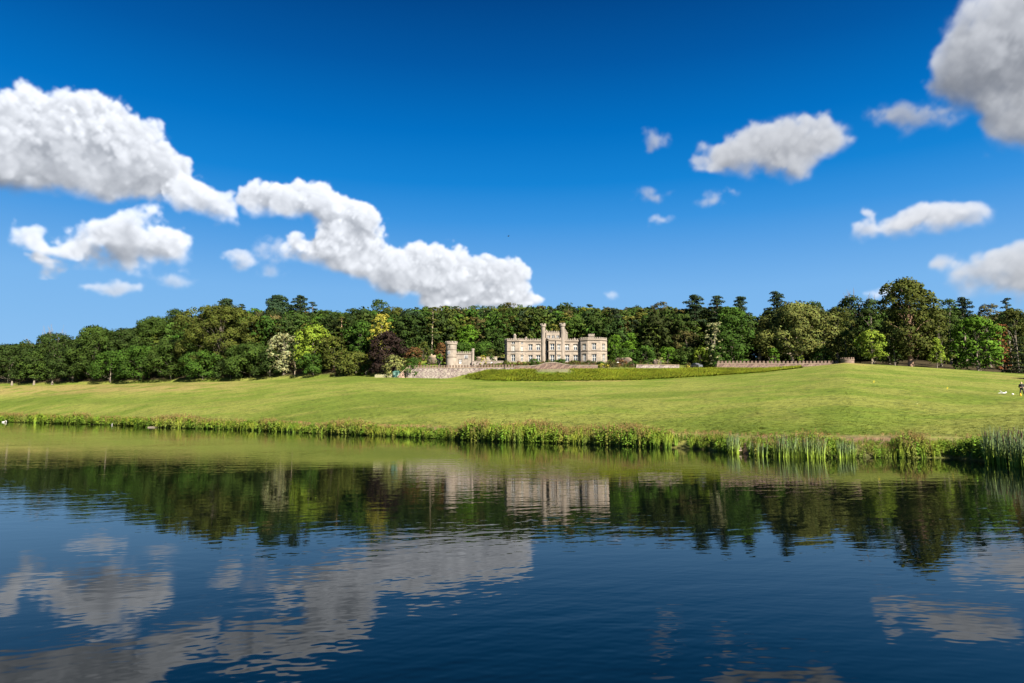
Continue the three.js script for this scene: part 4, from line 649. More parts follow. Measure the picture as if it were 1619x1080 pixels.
{ // the rest of the wood, too dense to count
  const r = rng(909), protos = [];
  const mk = (kind, H, W, c, o) => { const L = growTree(kind, H, W, rng(700 + protos.length), o); const g = L.crown; protos.push({ g, mat: LEAF[c], H, m: [], trunk: L.trunk }); };
  mk('broad', 16, 11, 'mid', { leaf: .85, cb: .08 }); mk('oval', 17, 9, 'olive', { leaf: .85, cb: .12 }); mk('broad', 15, 12, 'dark', { leaf: .85, cb: .05 }); mk('pine', 18, 9, 'pine', { leaf: .8, cb: .35 }); mk('dome', 14, 10, 'green', { leaf: .85 }); mk('fir', 17, 7, 'dark', { leaf: .8 }); mk('oval', 18, 7, 'brown', { leaf: .8, cb: .2 }); mk('pine', 19, 8, 'olive', { leaf: .75, cb: .45, plates: 14 }); mk('broad', 16, 9, 'green', { leaf: .8, cb: .1, lobeR: .8 });
  const M = new THREE.Matrix4(), Q = new THREE.Quaternion(), Y = new THREE.Vector3(0, 1, 0);
  for (let px = -260; px < 1860; px += 8) for (let d = 225; d < 470; d += 11) {
    const X = px + (r() - .5) * 9, D = d + (r() - .5) * 9; if (!inWood(X, D)) continue; if (X > 1186 && X < 1214 && D > 236) continue;
    const p = at(X, HORIZON, D); p[1] = groundH(p[0], p[2]); const hMax = at(X, skyline(X) + 5 * noise3(X * .09, 4.5, 2.5) + 3 * noise3(X * .3, 9.5, 2.5), D)[1] - p[1]; if (hMax < 4) continue;
    const k = Math.floor(r() * protos.length), P = protos[k], h = Math.min(hMax * (.74 + .26 * r()), 13 + 9 * r()), s = h / P.H, sw = clamp(s, .75, 1.2);
    Q.setFromAxisAngle(Y, r() * 6.283); M.compose(new THREE.Vector3(...p), Q, new THREE.Vector3(sw, s, sw)); P.m.push(M.clone()); P.c = P.c ?? []; const v = .6 + .8 * r(); P.c.push([v * (.85 + .4 * r()), v, v * (.8 + .4 * r())]);
  }
  protos.forEach((P) => { if (!P.m.length) return; const im = new THREE.InstancedMesh(P.g, P.mat, P.m.length); const tc = new THREE.Color(); P.m.forEach((m, i) => { im.setMatrixAt(i, m); im.setColorAt(i, tc.setRGB(...P.c[i])); }); im.name = numbered('woodland'); im.castShadow = im.receiveShadow = true; im.userData.kind = 'stuff'; im.userData.label = 'dense mixed woodland filling the hill behind the front trees'; im.userData.category = 'woodland'; scene.add(im); });
}

// ------------------------------------------------------------------ plants of the bank and the lawn
const blade = (L, x, z, h, w, lean, dir, col, r, y0 = 0, upN = .35) => {   // a tapering strap leaf of three joints
  const dx = Math.cos(dir), dz = Math.sin(dir), wx = -dz * w, wz = dx * w, k = L.p.length / 3; let nx = dx * .55, nz = dz * .55, ny = upN; const l = Math.hypot(nx, ny, nz); nx /= l; ny /= l; nz /= l;
  for (let q = 0; q <= 3; q++) { const t = q / 3, ww = (1 - t * t) * .5 + .04, o = lean * h * t * t; const X = x + dx * o, Y = y0 + h * t * (1 - .12 * lean * t), Z = z + dz * o; L.p.push(X - wx * ww, Y, Z - wz * ww, X + wx * ww, Y, Z + wz * ww); const v = .85 + .3 * t; for (let e = 0; e < 2; e++) { L.n.push(nx, ny, nz); L.c.push(col[0] * v, col[1], col[2]); } if (q < 3) { const a = k + q * 2; L.i.push(a, a + 2, a + 1, a + 1, a + 2, a + 3); } }
};
const PLANT = (r, g, b) => new THREE.MeshPhysicalMaterial({ specularIntensity: .25, color: new THREE.Color().setRGB(r, g, b), vertexColors: true, roughness: .8, side: THREE.DoubleSide });
const waterline = (px) => SHORE_PX(px);
const SHORE_PX = (px) => shoreD(bOf(px));
const vegTop = curve([[-60, 650], [0, 650], [60, 648], [100, 655], [125, 648], [150, 656], [200, 655], [240, 657], [290, 652], [340, 660], [400, 662], [430, 659], [460, 665], [500, 668], [555, 658], [600, 669], [700, 673], [728, 672], [740, 660], [800, 662], [830, 658], [870, 664], [900, 671], [950, 669], [985, 665], [1030, 671], [1080, 682], [1100, 685], [1130, 680], [1150, 682], [1170, 692], [1220, 684], [1290, 677], [1310, 686], [1335, 696], [1405, 697], [1425, 680], [1445, 680], [1465, 688], [1500, 692], [1540, 684], [1570, 684], [1619, 680], [1700, 670]]);
{
  const r0 = rng(61), protos = {};
  const mk = (name, n, f, mat) => { protos[name] = []; for (let k = 0; k < n; k++) { const L = new Leaves(); f(L, rng(k * 13 + name.length * 101)); protos[name].push({ g: L.build(), mat, m: [], c: [] }); } };
  // every prototype is one metre tall
  mk('sedge', 4, (L, r) => { for (let k = 0; k < 34; k++) { const v = .75 + .5 * r(); blade(L, (r() - .5) * .34, (r() - .5) * .34, .5 + .5 * r(), .030, .15 + .45 * r(), r() * 6.28, [v, v, v * .9], r); } }, PLANT(.13, .185, .022));
  mk('leafy_herb', 4, (L, r) => { for (let s = 0; s < 9; s++) { const x = (r() - .5) * .6, z = (r() - .5) * .6, h = .55 + .45 * r(); blade(L, x, z, h, .018, .1, r() * 6.28, [.9, .8, .6], r); for (let k = 0; k < 16; k++) { const a = r() * 6.28, t = .2 + .8 * r(), rr = .05 + .16 * (1.15 - t) * r(), v = .7 + .6 * r(); L.leaf(x + Math.cos(a) * rr, h * t, z + Math.sin(a) * rr, Math.cos(a) * .5, .8, Math.sin(a) * .35, .13 + .07 * r(), [Math.cos(a) * .55, .75, Math.sin(a) * .55], [v, v, v * .9], r); } } }, PLANT(.10, .175, .018));
  mk('flower_spike', 4, (L, r) => { for (let s = 0; s < 11; s++) { const x = (r() - .5) * .7, z = (r() - .5) * .7, h = .7 + .3 * r(), dir = r() * 6.28; blade(L, x, z, h, .016, .12, dir, [.9, .95, .6], r); for (let k = 0; k < 22; k++) { const t = r(), a = r() * 6.28, up = t > .62; const y = h * (.12 + .88 * t), rr = up ? .035 * r() + .012 : .04 + .06 * r() * (1 - t), v = .75 + .5 * r(); L.leaf(x + Math.cos(dir) * .12 * h * t * t + Math.cos(a) * rr, y, z + Math.sin(dir) * .12 * h * t * t + Math.sin(a) * rr, Math.cos(a) * .8, .5, Math.sin(a) * .8, up ? .06 : .12, [Math.cos(a) * .7, .6, Math.sin(a) * .7], up ? [1.45 * v, .92 * v, 1.6 * v] : [v, 1.05 * v, v * .8], r); } } }, PLANT(.105, .125, .026));
  mk('dry_grass', 3, (L, r) => { for (let k = 0; k < 40; k++) { const v = .8 + .4 * r(); blade(L, (r() - .5) * .5, (r() - .5) * .5, .55 + .45 * r(), .014, .1 + .4 * r(), r() * 6.28, [v, v, v], r); } for (let k = 0; k < 24; k++) { const a = r() * 6.28; L.leaf((r() - .5) * .6, .75 + .28 * r(), (r() - .5) * .6, Math.cos(a), .3, Math.sin(a), .10, [Math.cos(a) * .6, .7, Math.sin(a) * .6], [1.0, .74, .80], r); } }, PLANT(.25, .19, .085));
  const bits = {}, M = new THREE.Matrix4(), Q = new THREE.Quaternion(), E = new THREE.Euler();
  const put = (name, x, z, h, w, tint) => { const P = protos[name][Math.floor(r0() * protos[name].length)]; E.set((r0() - .5) * .16, r0() * 6.28, (r0() - .5) * .16); Q.setFromEuler(E); const y = Math.max(-.05, groundH(x, z)) - .04; M.compose(new THREE.Vector3(x, y, z), Q, new THREE.Vector3(w, h, w)); P.m.push(M.clone()); P.c.push(tint); };
  // amount of each kind along the shore, by photograph column
  const amount = { sedge: curve([[0, .9], [100, 1], [300, .9], [600, 1], [730, .5], [800, .7], [1000, .8], [1100, .7], [1150, .35], [1300, .3], [1400, .4], [1470, .6], [1520, .35], [1619, .3]]), leafy_herb: curve([[0, 1], [300, .8], [560, .5], [690, .9], [750, 1], [820, 1], [1000, .9], [1090, .5], [1150, .5], [1350, .9], [1500, 1.2], [1619, .8]]), flower_spike: curve([[0, .9], [70, .9], [100, .3], [125, .9], [180, .3], [240, .8], [300, .9], [360, .3], [430, .7], [480, .4], [555, .9], [600, .3], [700, .1], [735, 1], [760, .7], [830, 1.2], [900, .8], [940, 1], [1030, 1.2], [1070, .5], [1110, .5], [1200, .25], [1290, .5], [1320, .15], [1430, .8], [1460, .4], [1510, .1], [1619, .05]]), dry_grass: curve([[0, .8], [300, .9], [600, .8], [900, .5], [1100, .6], [1400, .35], [1500, .2], [1619, .1]]) };
  for (let px = -70; px < 1690; px += .30) {
    const b = bOf(px), ds = shoreD(b), topH = (y) => (waterY(px) - y) / FH * ds;
    const Hm = clamp(topH(vegTop(px)) - .15, .55, 3.1);
    const widthK = clamp(ds / 60, .8, 2.2);
    for (const name of ['sedge', 'leafy_herb', 'flower_spike', 'dry_grass']) {
      const rate = amount[name](px) * .6 * (name === 'flower_spike' ? .55 : name === 'dry_grass' ? .5 : .75) * (ds < 50 ? .8 : 1);
      if (r0() > rate) continue;
      const patch = fbm(px * .028, ds * .02, name.length * 7, 3); if (patch < (name === 'leafy_herb' ? -.2 : -.14) * (1.6 - clamp(amount[name](px), 0, 1.1)) - .06 && r0() > .22) continue;
      const off = name === 'dry_grass' ? 2.2 + r0() * 2.6 : name === 'sedge' ? -.2 + r0() * 1.9 : -.25 + r0() * 2.3, D = ds + off * (b < -.3 ? 1.5 : 1.25);
      const x = b * D, z = -D, base = Math.max(0, groundH(x, z)), hm = Math.max(.55 * Hm, Hm - base * .75);
      const h = hm * (name === 'sedge' ? .5 + .42 * r0() : name === 'leafy_herb' ? .45 + .42 * r0() : name === 'flower_spike' ?   .78 + .32 * r0() : .35 + .25 * r0()) , v = .75 + .5 * r0();
      put(name, x, z, h, Math.min(h, 1.2) * widthK * (name === 'flower_spike' ? .85 : 1), [v * (.9 + .3 * r0()), v, v]);
    }
  }
  { // planting of the beds before the house goes into objects of its own
    const r = rng(8), beds = { bed_herbs: [protos.leafy_herb[0].g, PLANT(.055, .075, .014), [], []], bed_flowers: [protos.flower_spike[1].g, PLANT(.085, .08, .03), [], []] };
    for (let px = 745; px < 1062; px += .55) for (const k in beds) { if (r() < .35) continue; const X = px + r(), D = (X < 812 ? 230.5 : 229.2) + r() * 5.8, x = bOf(X) * D, z = -D, y = groundH(x, z), h = .5 + .75 * r() + (X < 800 ? .9 * r() : 0) + (fbm(X * .06, 3, 3, 2) > .05 ? .5 : 0); Q.setFromAxisAngle(new THREE.Vector3(0, 1, 0), r() * 6.28); M.compose(new THREE.Vector3(x, y - .05, z), Q, new THREE.Vector3(1.1, h, 1.1)); beds[k][2].push(M.clone()); const v = .55 + .9 * r(); beds[k][3].push([v * (.8 + .6 * r()), v, v * (.7 + .8 * r())]); }
    for (const k in beds) { const [g, mat, m, c] = beds[k], im = new THREE.InstancedMesh(g, mat, m.length), cc = new THREE.Color(); m.forEach((q, i) => { im.setMatrixAt(i, q); im.setColorAt(i, cc.setRGB(...c[i])); }); im.name = k; im.castShadow = im.receiveShadow = true; im.userData.kind = 'stuff'; im.userData.label = k === 'bed_herbs' ? 'low dark green planting of the terrace beds before the house' : 'mixed brownish and pinkish flowers in the terrace beds before the house'; im.userData.category = 'planting'; scene.add(im); }
  }
  const LAB = { sedge: ['waterside_sedge', 'arching green sedge tufts along the water edge of the far bank', 'sedge'], leafy_herb: ['leafy_bank_herbs', 'leafy green herbs and nettles massed on the far bank', 'herbs'], flower_spike: ['flowering_bank_herbs', 'tall herbs with faded pinkish brown flower spikes on the far bank', 'wildflowers'], dry_grass: ['dry_bank_grass', 'seeding straw-coloured grass along the top of the far bank', 'grass'] };
  for (const name in protos) protos[name].forEach((P) => { if (!P.m.length) return; const im = new THREE.InstancedMesh(P.g, P.mat, P.m.length), c = new THREE.Color(); P.m.forEach((m, i) => { im.setMatrixAt(i, m); im.setColorAt(i, c.setRGB(...P.c[i])); }); im.name = numbered(LAB[name][0]); im.castShadow = im.receiveShadow = true; im.userData.kind = 'stuff'; im.userData.label = LAB[name][1]; im.userData.category = LAB[name][2]; scene.add(im); });
}
function waterY(px) { return HORIZON + EYE * FH / shoreD(bOf(px)); }
{ // cattail stands, each a plant of its own
  const leafM = PLANT(.105, .150, .045), headM = std(.075, .042, .022), stemM = PLANT(.16, .17, .05);
  const stand = (label, px0, px1, n, top, inset, seed, heads = 1) => {
    const r = rng(seed), L = new Leaves(), S = new Leaves(), H = [], mid = (px0 + px1) / 2, b = bOf(mid), d = shoreD(b) - inset, o = [b * d, 0, -d], t = thing('cattail_stand', label, 'cattails', o);
    for (let k = 0; k < n; k++) {
      const clump = Math.round(r() * 9) / 9, px = lerp(px0, px1, clamp(clump + (r() - .5) * .09)), D = shoreD(bOf(px)) - inset + (r() - .5) * 1.5, x = bOf(px) * D - o[0], z = -D - o[2], h = ((waterY(px) - top) / FH * D) * (.62 + .4 * r()), v = .7 + .6 * r(), blue = .8 + .6 * r(), dir = r() * 6.28;
      const k0 = L.c.length; blade(L, x, z, h + .25, .022 + .024 * r(), .05 + .45 * r() * r(), dir, [v, v, v * blue], r, -.25);
      for (let q = k0; q < L.c.length; q += 3) { const j = (q - k0) / 3 >> 1, f = [2.3, 1.5, .95, .85][j]; L.c[q] *= f; L.c[q + 1] *= [1.9, 1.45, 1.0, .95][j]; L.c[q + 2] *= [.4, .6, 1.2, 1.5][j]; }
      if (r() < .05 * heads) { blade(S, x + .05, z, h * 1.0, .016, .02, dir, [1, 1, .8], r, -.2); const c = new THREE.CapsuleGeometry(.022, .16, 3, 7); c.translate(x + .05 + Math.cos(dir) * .02, h * .86, z + Math.sin(dir) * .02); H.push(c); }
    }
    const lf = part('leaf_blades', L.build(), leafM, t); lf.userData.kind = 'stuff'; if (S.p.length) part('flower_stems', S.build(), stemM, t).userData.kind = 'stuff'; for (const h of H) part('seed_head', h, headM, t); return t;
  };
  stand('tall dense dark green cattail stand, the biggest stand in the water', 1553, 1640, 520, 668, .9, 1, 1.4);
  stand('row of cattails with bright yellow-green bases beside a smaller separate tuft', 1222, 1300, 260, 682, .5, 2, .3);
  stand('small separate cattail tuft with yellow-green bases, just right of the longer cattail row', 1321, 1348, 130, 691, .4, 3, .2);
  stand('upright bluish cattail tuft standing left of the dark gap in the bank', 1149, 1166, 110, 681, .4, 4, .2);
  stand('thin scattered cattails between the bluish tuft and the longer row', 1182, 1210, 60, 692, .3, 5, .2);
  stand('short cattail tuft at the water below the pink flower spikes far along the bank', 112, 134, 70, 657, .4, 6, 0);
  stand('bluish green iris-like tuft near the two white geese', 28, 50, 90, 655, .4, 7, 0);
}
{ // rough grass: lawn tufts and the long grass of the terrace bank
  const r = rng(33), M = new THREE.Matrix4(), Q = new THREE.Quaternion(), Y = new THREE.Vector3(0, 1, 0), c = new THREE.Color();
  const tuft = (n, w, seed) => { const L = new Leaves(), q = rng(seed); for (let k = 0; k < n; k++) { const v = .8 + .4 * q(); blade(L, (q() - .5) * .8, (q() - .5) * .8, .5 + .5 * q(), w, .3 + .6 * q(), q() * 6.28, [v, v, v], q, 0, 1.6); } return L.build(); };
  const scatter = (name, label, geo, mat, n, f) => { const im = new THREE.InstancedMesh(geo, mat, n); let k = 0; for (let tries = 0; k < n && tries < n * 6; tries++) { const s = f(); if (!s) continue; Q.setFromAxisAngle(Y, r() * 6.28); M.compose(new THREE.Vector3(s[0], groundH(s[0], s[1]) - .02, s[1]), Q, new THREE.Vector3(s[3], s[2], s[3])); im.setMatrixAt(k, M); im.setColorAt(k, c.setRGB(...s[4])); k++; } im.count = k; im.name = numbered(name); im.castShadow = im.receiveShadow = true; im.userData.kind = 'stuff'; im.userData.label = label; im.userData.category = 'grass'; scene.add(im); };
  scatter('lawn_grass', 'short tufted grass of the mown lawn', tuft(8, .05, 4), PLANT(.165, .205, .030), 80000, () => {
    const px = -20 + r() * 1660, b = bOf(px), ds = shoreD(b), e = edgeD(b), t = r() * r() * .9 + .02, d = ds + 3 + t * (e - ds - 3), x = b * d, z = -d, n = fbm(x * .11, z * .11, 5, 3); const v = .78 + .4 * r() - .25 * n; return [x, z, .03 + .05 * r(), .2 + .3 * r(), [v * (1 - clamp(n) * .4), v, v * .8]]; });
  scatter('bank_grass', 'long uncut grass on the steep bank below the terrace', tuft(9, .09, 5), PLANT(.12, .178, .014), 22000, () => {
    const px = 730 + r() * 540, b = bOf(px), e = edgeD(b), o = 1.5 + r() * 17, d = e + o, x = b * d, z = -d; if (px < 770 && r() > (px - 730) / 40) return null; const n = fbm(x * .2, z * .2, 5, 3), v = .55 + .7 * r() + n * .5; if (o > 6 && r() < smooth(46, 22, Math.abs(px - 876)) * smooth(7, 13, o + 3 * n)) return null; return [x, z, .32 + .5 * r() + .3 * clamp(n), .6 + .6 * r(), [v * (.9 + .45 * r()), v, v * .8]]; });
}

// ------------------------------------------------------------------ rocks, posts and other small things
function boulder(name, label, px, py, d, w, h, mat, seed, cat = 'rock') {
  const r = rng(seed), p = at(px, py, d); p[1] = groundH(p[0], p[2]); const t = thing(name, label, cat, p), gs = [];
  for (let k = 0; k < 4; k++) { const g = new THREE.IcosahedronGeometry(1, 3), P = g.attributes.position, sx = w * (.22 + .2 * r()), sy = h * (.4 + .35 * r()), ox = (r() - .5) * w * .7, oz = (r() - .5) * w * .3; for (let i = 0; i < P.count; i++) { let x = P.getX(i), y = P.getY(i), z = P.getZ(i); const n = 1 + .34 * fbm(x * 1.5 + seed, y * 3 + k * 5, z * 1.5, 4); x = Math.sign(x) * Math.pow(Math.abs(x), .75) * n; y = Math.sign(y) * Math.pow(Math.abs(y), .7) * n; P.setXYZ(i, x * sx + ox, y * sy + h * .25, z * sx + oz); } g.computeVertexNormals(); gs.push(g); }
  part('rock_mass', gs, mat, t); return t;
}
const SAND = std(.27, .21, .14, { map: rubbleTex }), SAND2 = std(.20, .15, .105, { map: rubbleTex });
boulder('rock_outcrop', 'pale layered sandstone outcrop left of the gatehouse tower', 685, 565, 247, 5.5, 3.2, SAND, 1);
boulder('rock_outcrop', 'high sandstone outcrop on the wooded slope above the gatehouse', 715, 527, 268, 5, 2.6, SAND, 2);
boulder('rock_outcrop', 'brown sandstone outcrop right of the house behind the shrubs', 985, 566, 247, 5.5, 2.4, SAND2, 3);
boulder('boulder', 'single rounded boulder on the lawn terrace between shrubs right of the house', 1038, 567, 240, 2.2, 2, SAND2, 4);
boulder('rock_outcrop', 'small pale rock ledge between gatehouse and house', 760, 560, 247, 3.2, 2.0, SAND, 5);
{ // animals at the water's edge far along the bank
  const M = std(.5, .49, .46), bill = std(.6, .25, .05);
  const goose = (label, px, py, turn, k, group) => { const d = EYE * FH / (py - HORIZON), p = at(px, HORIZON, d); p[1] = -.03; const t = thing('goose', label, 'goose', p, turn, group); t.scale.setScalar(k);
    const pts = [[-.42, .16, .03], [-.30, .15, .10], [-.1, .13, .16], [.12, .13, .165], [.26, .17, .12], [.32, .27, .065], [.33, .40, .05], [.345, .50, .052], [.40, .545, .05], [.455, .54, .03]];
    const seg = 10, pos = [], idx = []; pts.forEach(([x, y, r], i) => { for (let j = 0; j < seg; j++) { const a = j / seg * 6.2832, up = i > 4 && i < 8; pos.push(x + (up ? Math.cos(a) * r : 0), y + (up ? 0 : Math.cos(a) * r * .85), Math.sin(a) * r * (i < 5 ? .85 : 1)); } }); for (let i = 0; i + 1 < pts.length; i++) for (let j = 0; j < seg; j++) { const a = i * seg + j, b = i * seg + (j + 1) % seg; idx.push(a, b, a + seg, b, b + seg, a + seg); }
    const g = new THREE.BufferGeometry(); g.setAttribute('position', new THREE.Float32BufferAttribute(pos, 3)); g.setIndex(idx); g.computeVertexNormals(); part('body', g, M, t);
    const c = new THREE.ConeGeometry(.028, .1, 7); c.rotateZ(-Math.PI / 2); c.translate(.5, .535, 0); part('bill', c, bill, t); };
  goose('one of two white geese sitting at the water edge near the end of the bank', 6.5, 667.6, .4, 1.1, 'pair of white geese by the bank'); goose('one of two white geese sitting at the water edge near the end of the bank', 11, 667.7, 2.4, 1.05, 'pair of white geese by the bank');
  goose('single white goose on the water in front of a gap in the bank plants', 178, 672.2, -.9, .95);
}
{ // driftwood and a small rail
  const logp = at(247, HORIZON, EYE * FH / (675.8 - HORIZON)); const t = thing('fallen_log', 'pale fallen log lying along the water edge below pink flower spikes', 'log', [logp[0], .02, logp[2]], .3); const lg = limb([[-1.3, 0, 0], [-.5, .06, .1], [.6, .02, -.1], [1.3, .12, .1]], .13, .07, 8); part('log', lg, BARK.grey, t); part('branch', limb([[.6, .1, 0], [1.0, .45, .2], [1.2, .6, .3]], .06, .03, 6), BARK.pale, t);
  const d = shoreD(bOf(1167)) - .2, q = at(1167, HORIZON, d), w = 4.6 / FH * d; const f = thing('mooring_rail', 'small pale wooden rail on two thin posts standing in the water at the dark gap', 'rail', [q[0], 0, q[2]]); for (const s of [-1, 1]) part('post', [box(s * w / 2 - .025, s * w / 2 + .025, -.5, .42, -.02, .02)], std(.2, .16, .12), f); part('rail', [box(-w / 2 - .05, w / 2 + .05, .16, .22, .02, .06)], std(.42, .33, .26), f);
}
{ // picket fence and green shed beside the terrace wall
  const a = at(593, 597, 236), b = at(622, 596, 236), t = thing('picket_fence', 'low weathered picket fence under the pale rhododendron', 'fence', [a[0], 0, a[2]]), n = 24, L = b[0] - a[0], m = std(.34, .32, .2);
  for (let k = 0; k < n; k++) { const x = k / (n - 1) * L, y = groundH(a[0] + x, a[2]); part('picket', [box(x - .07, x + .07, y - .2, y + 1.0 + .08 * (k % 3), -.02, .02)], m, t); }
  for (const h of [.3, .75]) { const s = []; for (let k = 0; k < 8; k++) { const x0 = k / 8 * L, x1 = (k + 1) / 8 * L, y = groundH(a[0] + x0, a[2]) + h; s.push(box(x0, x1, y - .04, y + .04, -.07, -.025)); } part('rail', s, m, t); }
  const p = at(628, 592, 236.5); p[1] = groundH(p[0], p[2]); const sh = thing('garden_shed', 'small teal garden shed half hidden under the pale rhododendron', 'shed', p), teal = std(.035, .12, .10), tl = std(.12, .22, .19);
  for (let k = 0; k < 9; k++) part('board', [box(-1.35 + k * .3, -1.35 + k * .3 + .28, 0, 1.75, .96, 1.0)], k < 3 ? tl : teal, sh); part('wall', [box(-1.35, 1.35, -.3, 1.74, -1, .95)], teal, sh); part('door', [box(.2, .95, .05, 1.6, 1.0, 1.04)], tl, sh);
  const s = new THREE.Shape([V2(-1.6, 1.75), V2(1.6, 1.75), V2(0, 2.55)]), e = new THREE.ExtrudeGeometry(s, { depth: 2.3, bevelEnabled: false }); e.translate(0, 0, -1.15); part('roof', e, std(.05, .14, .115), sh);
}
{ // parasols and garden statue
  const parasol = (label, px, py, d, w, tilt) => { const p = at(px, py, d); const gy = groundH(p[0], p[2]), top = p[1] - gy; p[1] = gy; const t = thing('parasol', label, 'parasol', p), R = w / 2 / FH * d; const c = new THREE.ConeGeometry(R, R * .42, 8, 1, true); c.rotateZ(tilt); c.translate(0, top, 0); part('canopy', c, new THREE.MeshStandardMaterial({ color: new THREE.Color().setRGB(.8, .79, .76), side: THREE.DoubleSide }), t); part('pole', [prism(8, .03, -.2, top, 0, 0)], WOOD, t); part('base', [prism(12, .25, 0, .08, 0, 0, .2)], IRON, t); };
  parasol('tilted white garden parasol in the flower bed between gatehouse and house', 777, 573.6, 233, 6.2, .5);
  parasol('small white garden parasol on the terrace beyond the right-hand corner of the house', 977, 572.8, 230, 5, 0);
  const p = at(684.5, 573, 236); p[1] = groundH(p[0], p[2]); const s = thing('garden_statue', 'small pale stone garden figure on a plinth between two shrubs by the gatehouse', 'statue', p); part('plinth', [box(-.28, .28, -.3, .7, -.28, .28), box(-.34, .34, .7, .8, -.34, .34)], STONE_PALE, s); const lat = new THREE.LatheGeometry([[.2, .8], [.22, .95], [.15, 1.25], [.22, 1.5], [.2, 1.66], [.07, 1.74], [.12, 1.86], [.1, 1.98], [.01, 2.03]].map(([x, y]) => V2(x, y)), 14); part('figure', lat, STONE_PALE, s);
}
{ // parked car on the terrace
  const p = at(1101.5, 580, 224.5); p[1] = groundH(p[0], p[2]) + .02; const k = 1.0, t = thing('parked_car', 'silver car parked at the terrace edge beside a yellow bush', 'car', p, -1.15); const paint = new THREE.MeshPhysicalMaterial({ color: new THREE.Color().setRGB(.12, .125, .13), metalness: .3, roughness: .4, clearcoat: .6 });
  const ext = (pts, w) => { const s = new THREE.Shape(pts.map(([x, y]) => V2(x * k, y * k))), e = new THREE.ExtrudeGeometry(s, { depth: w - .16, bevelEnabled: true, bevelSize: .08, bevelThickness: .08, bevelSegments: 3 }); e.translate(0, 0, -(w - .16) / 2); return e; };
  part('body', [ext([[-2.0, .35], [-2.05, .75], [-1.9, .95], [-.95, 1.0], [.9, 1.0], [1.75, .88], [2.0, .7], [2.02, .35]], 1.72), ext([[-1.5, 1.0], [-1.1, 1.42], [.25, 1.45], [.95, 1.0]], 1.5)], paint, t);
  for (const s of [-1, 1]) part('side_window', [ext([[-1.25, 1.06], [-1.0, 1.34], [.2, 1.36], [.75, 1.06]], .2)].map((g) => (g.translate(0, 0, s * .745), g)), GLASS, t);
  for (const x of [-1.25, 1.3]) for (const s of [-1, 1]) { const w = new THREE.Group(); w.name = 'wheel'; t.add(w); const c = new THREE.CylinderGeometry(.33, .33, .2, 22); c.rotateX(Math.PI / 2); c.translate(x, .33, s * .78); part('tyre', c, std(.02, .02, .02), w); const q = new THREE.CylinderGeometry(.2, .2, .22, 14); q.rotateX(Math.PI / 2); q.translate(x, .33, s * .78); part('rim', q, paint, w); }
  for (const s of [-.6, .6]) part('headlight', [box(1.96, 2.1, .62, .76, s - .16, s + .16)], GLASS, t);
}
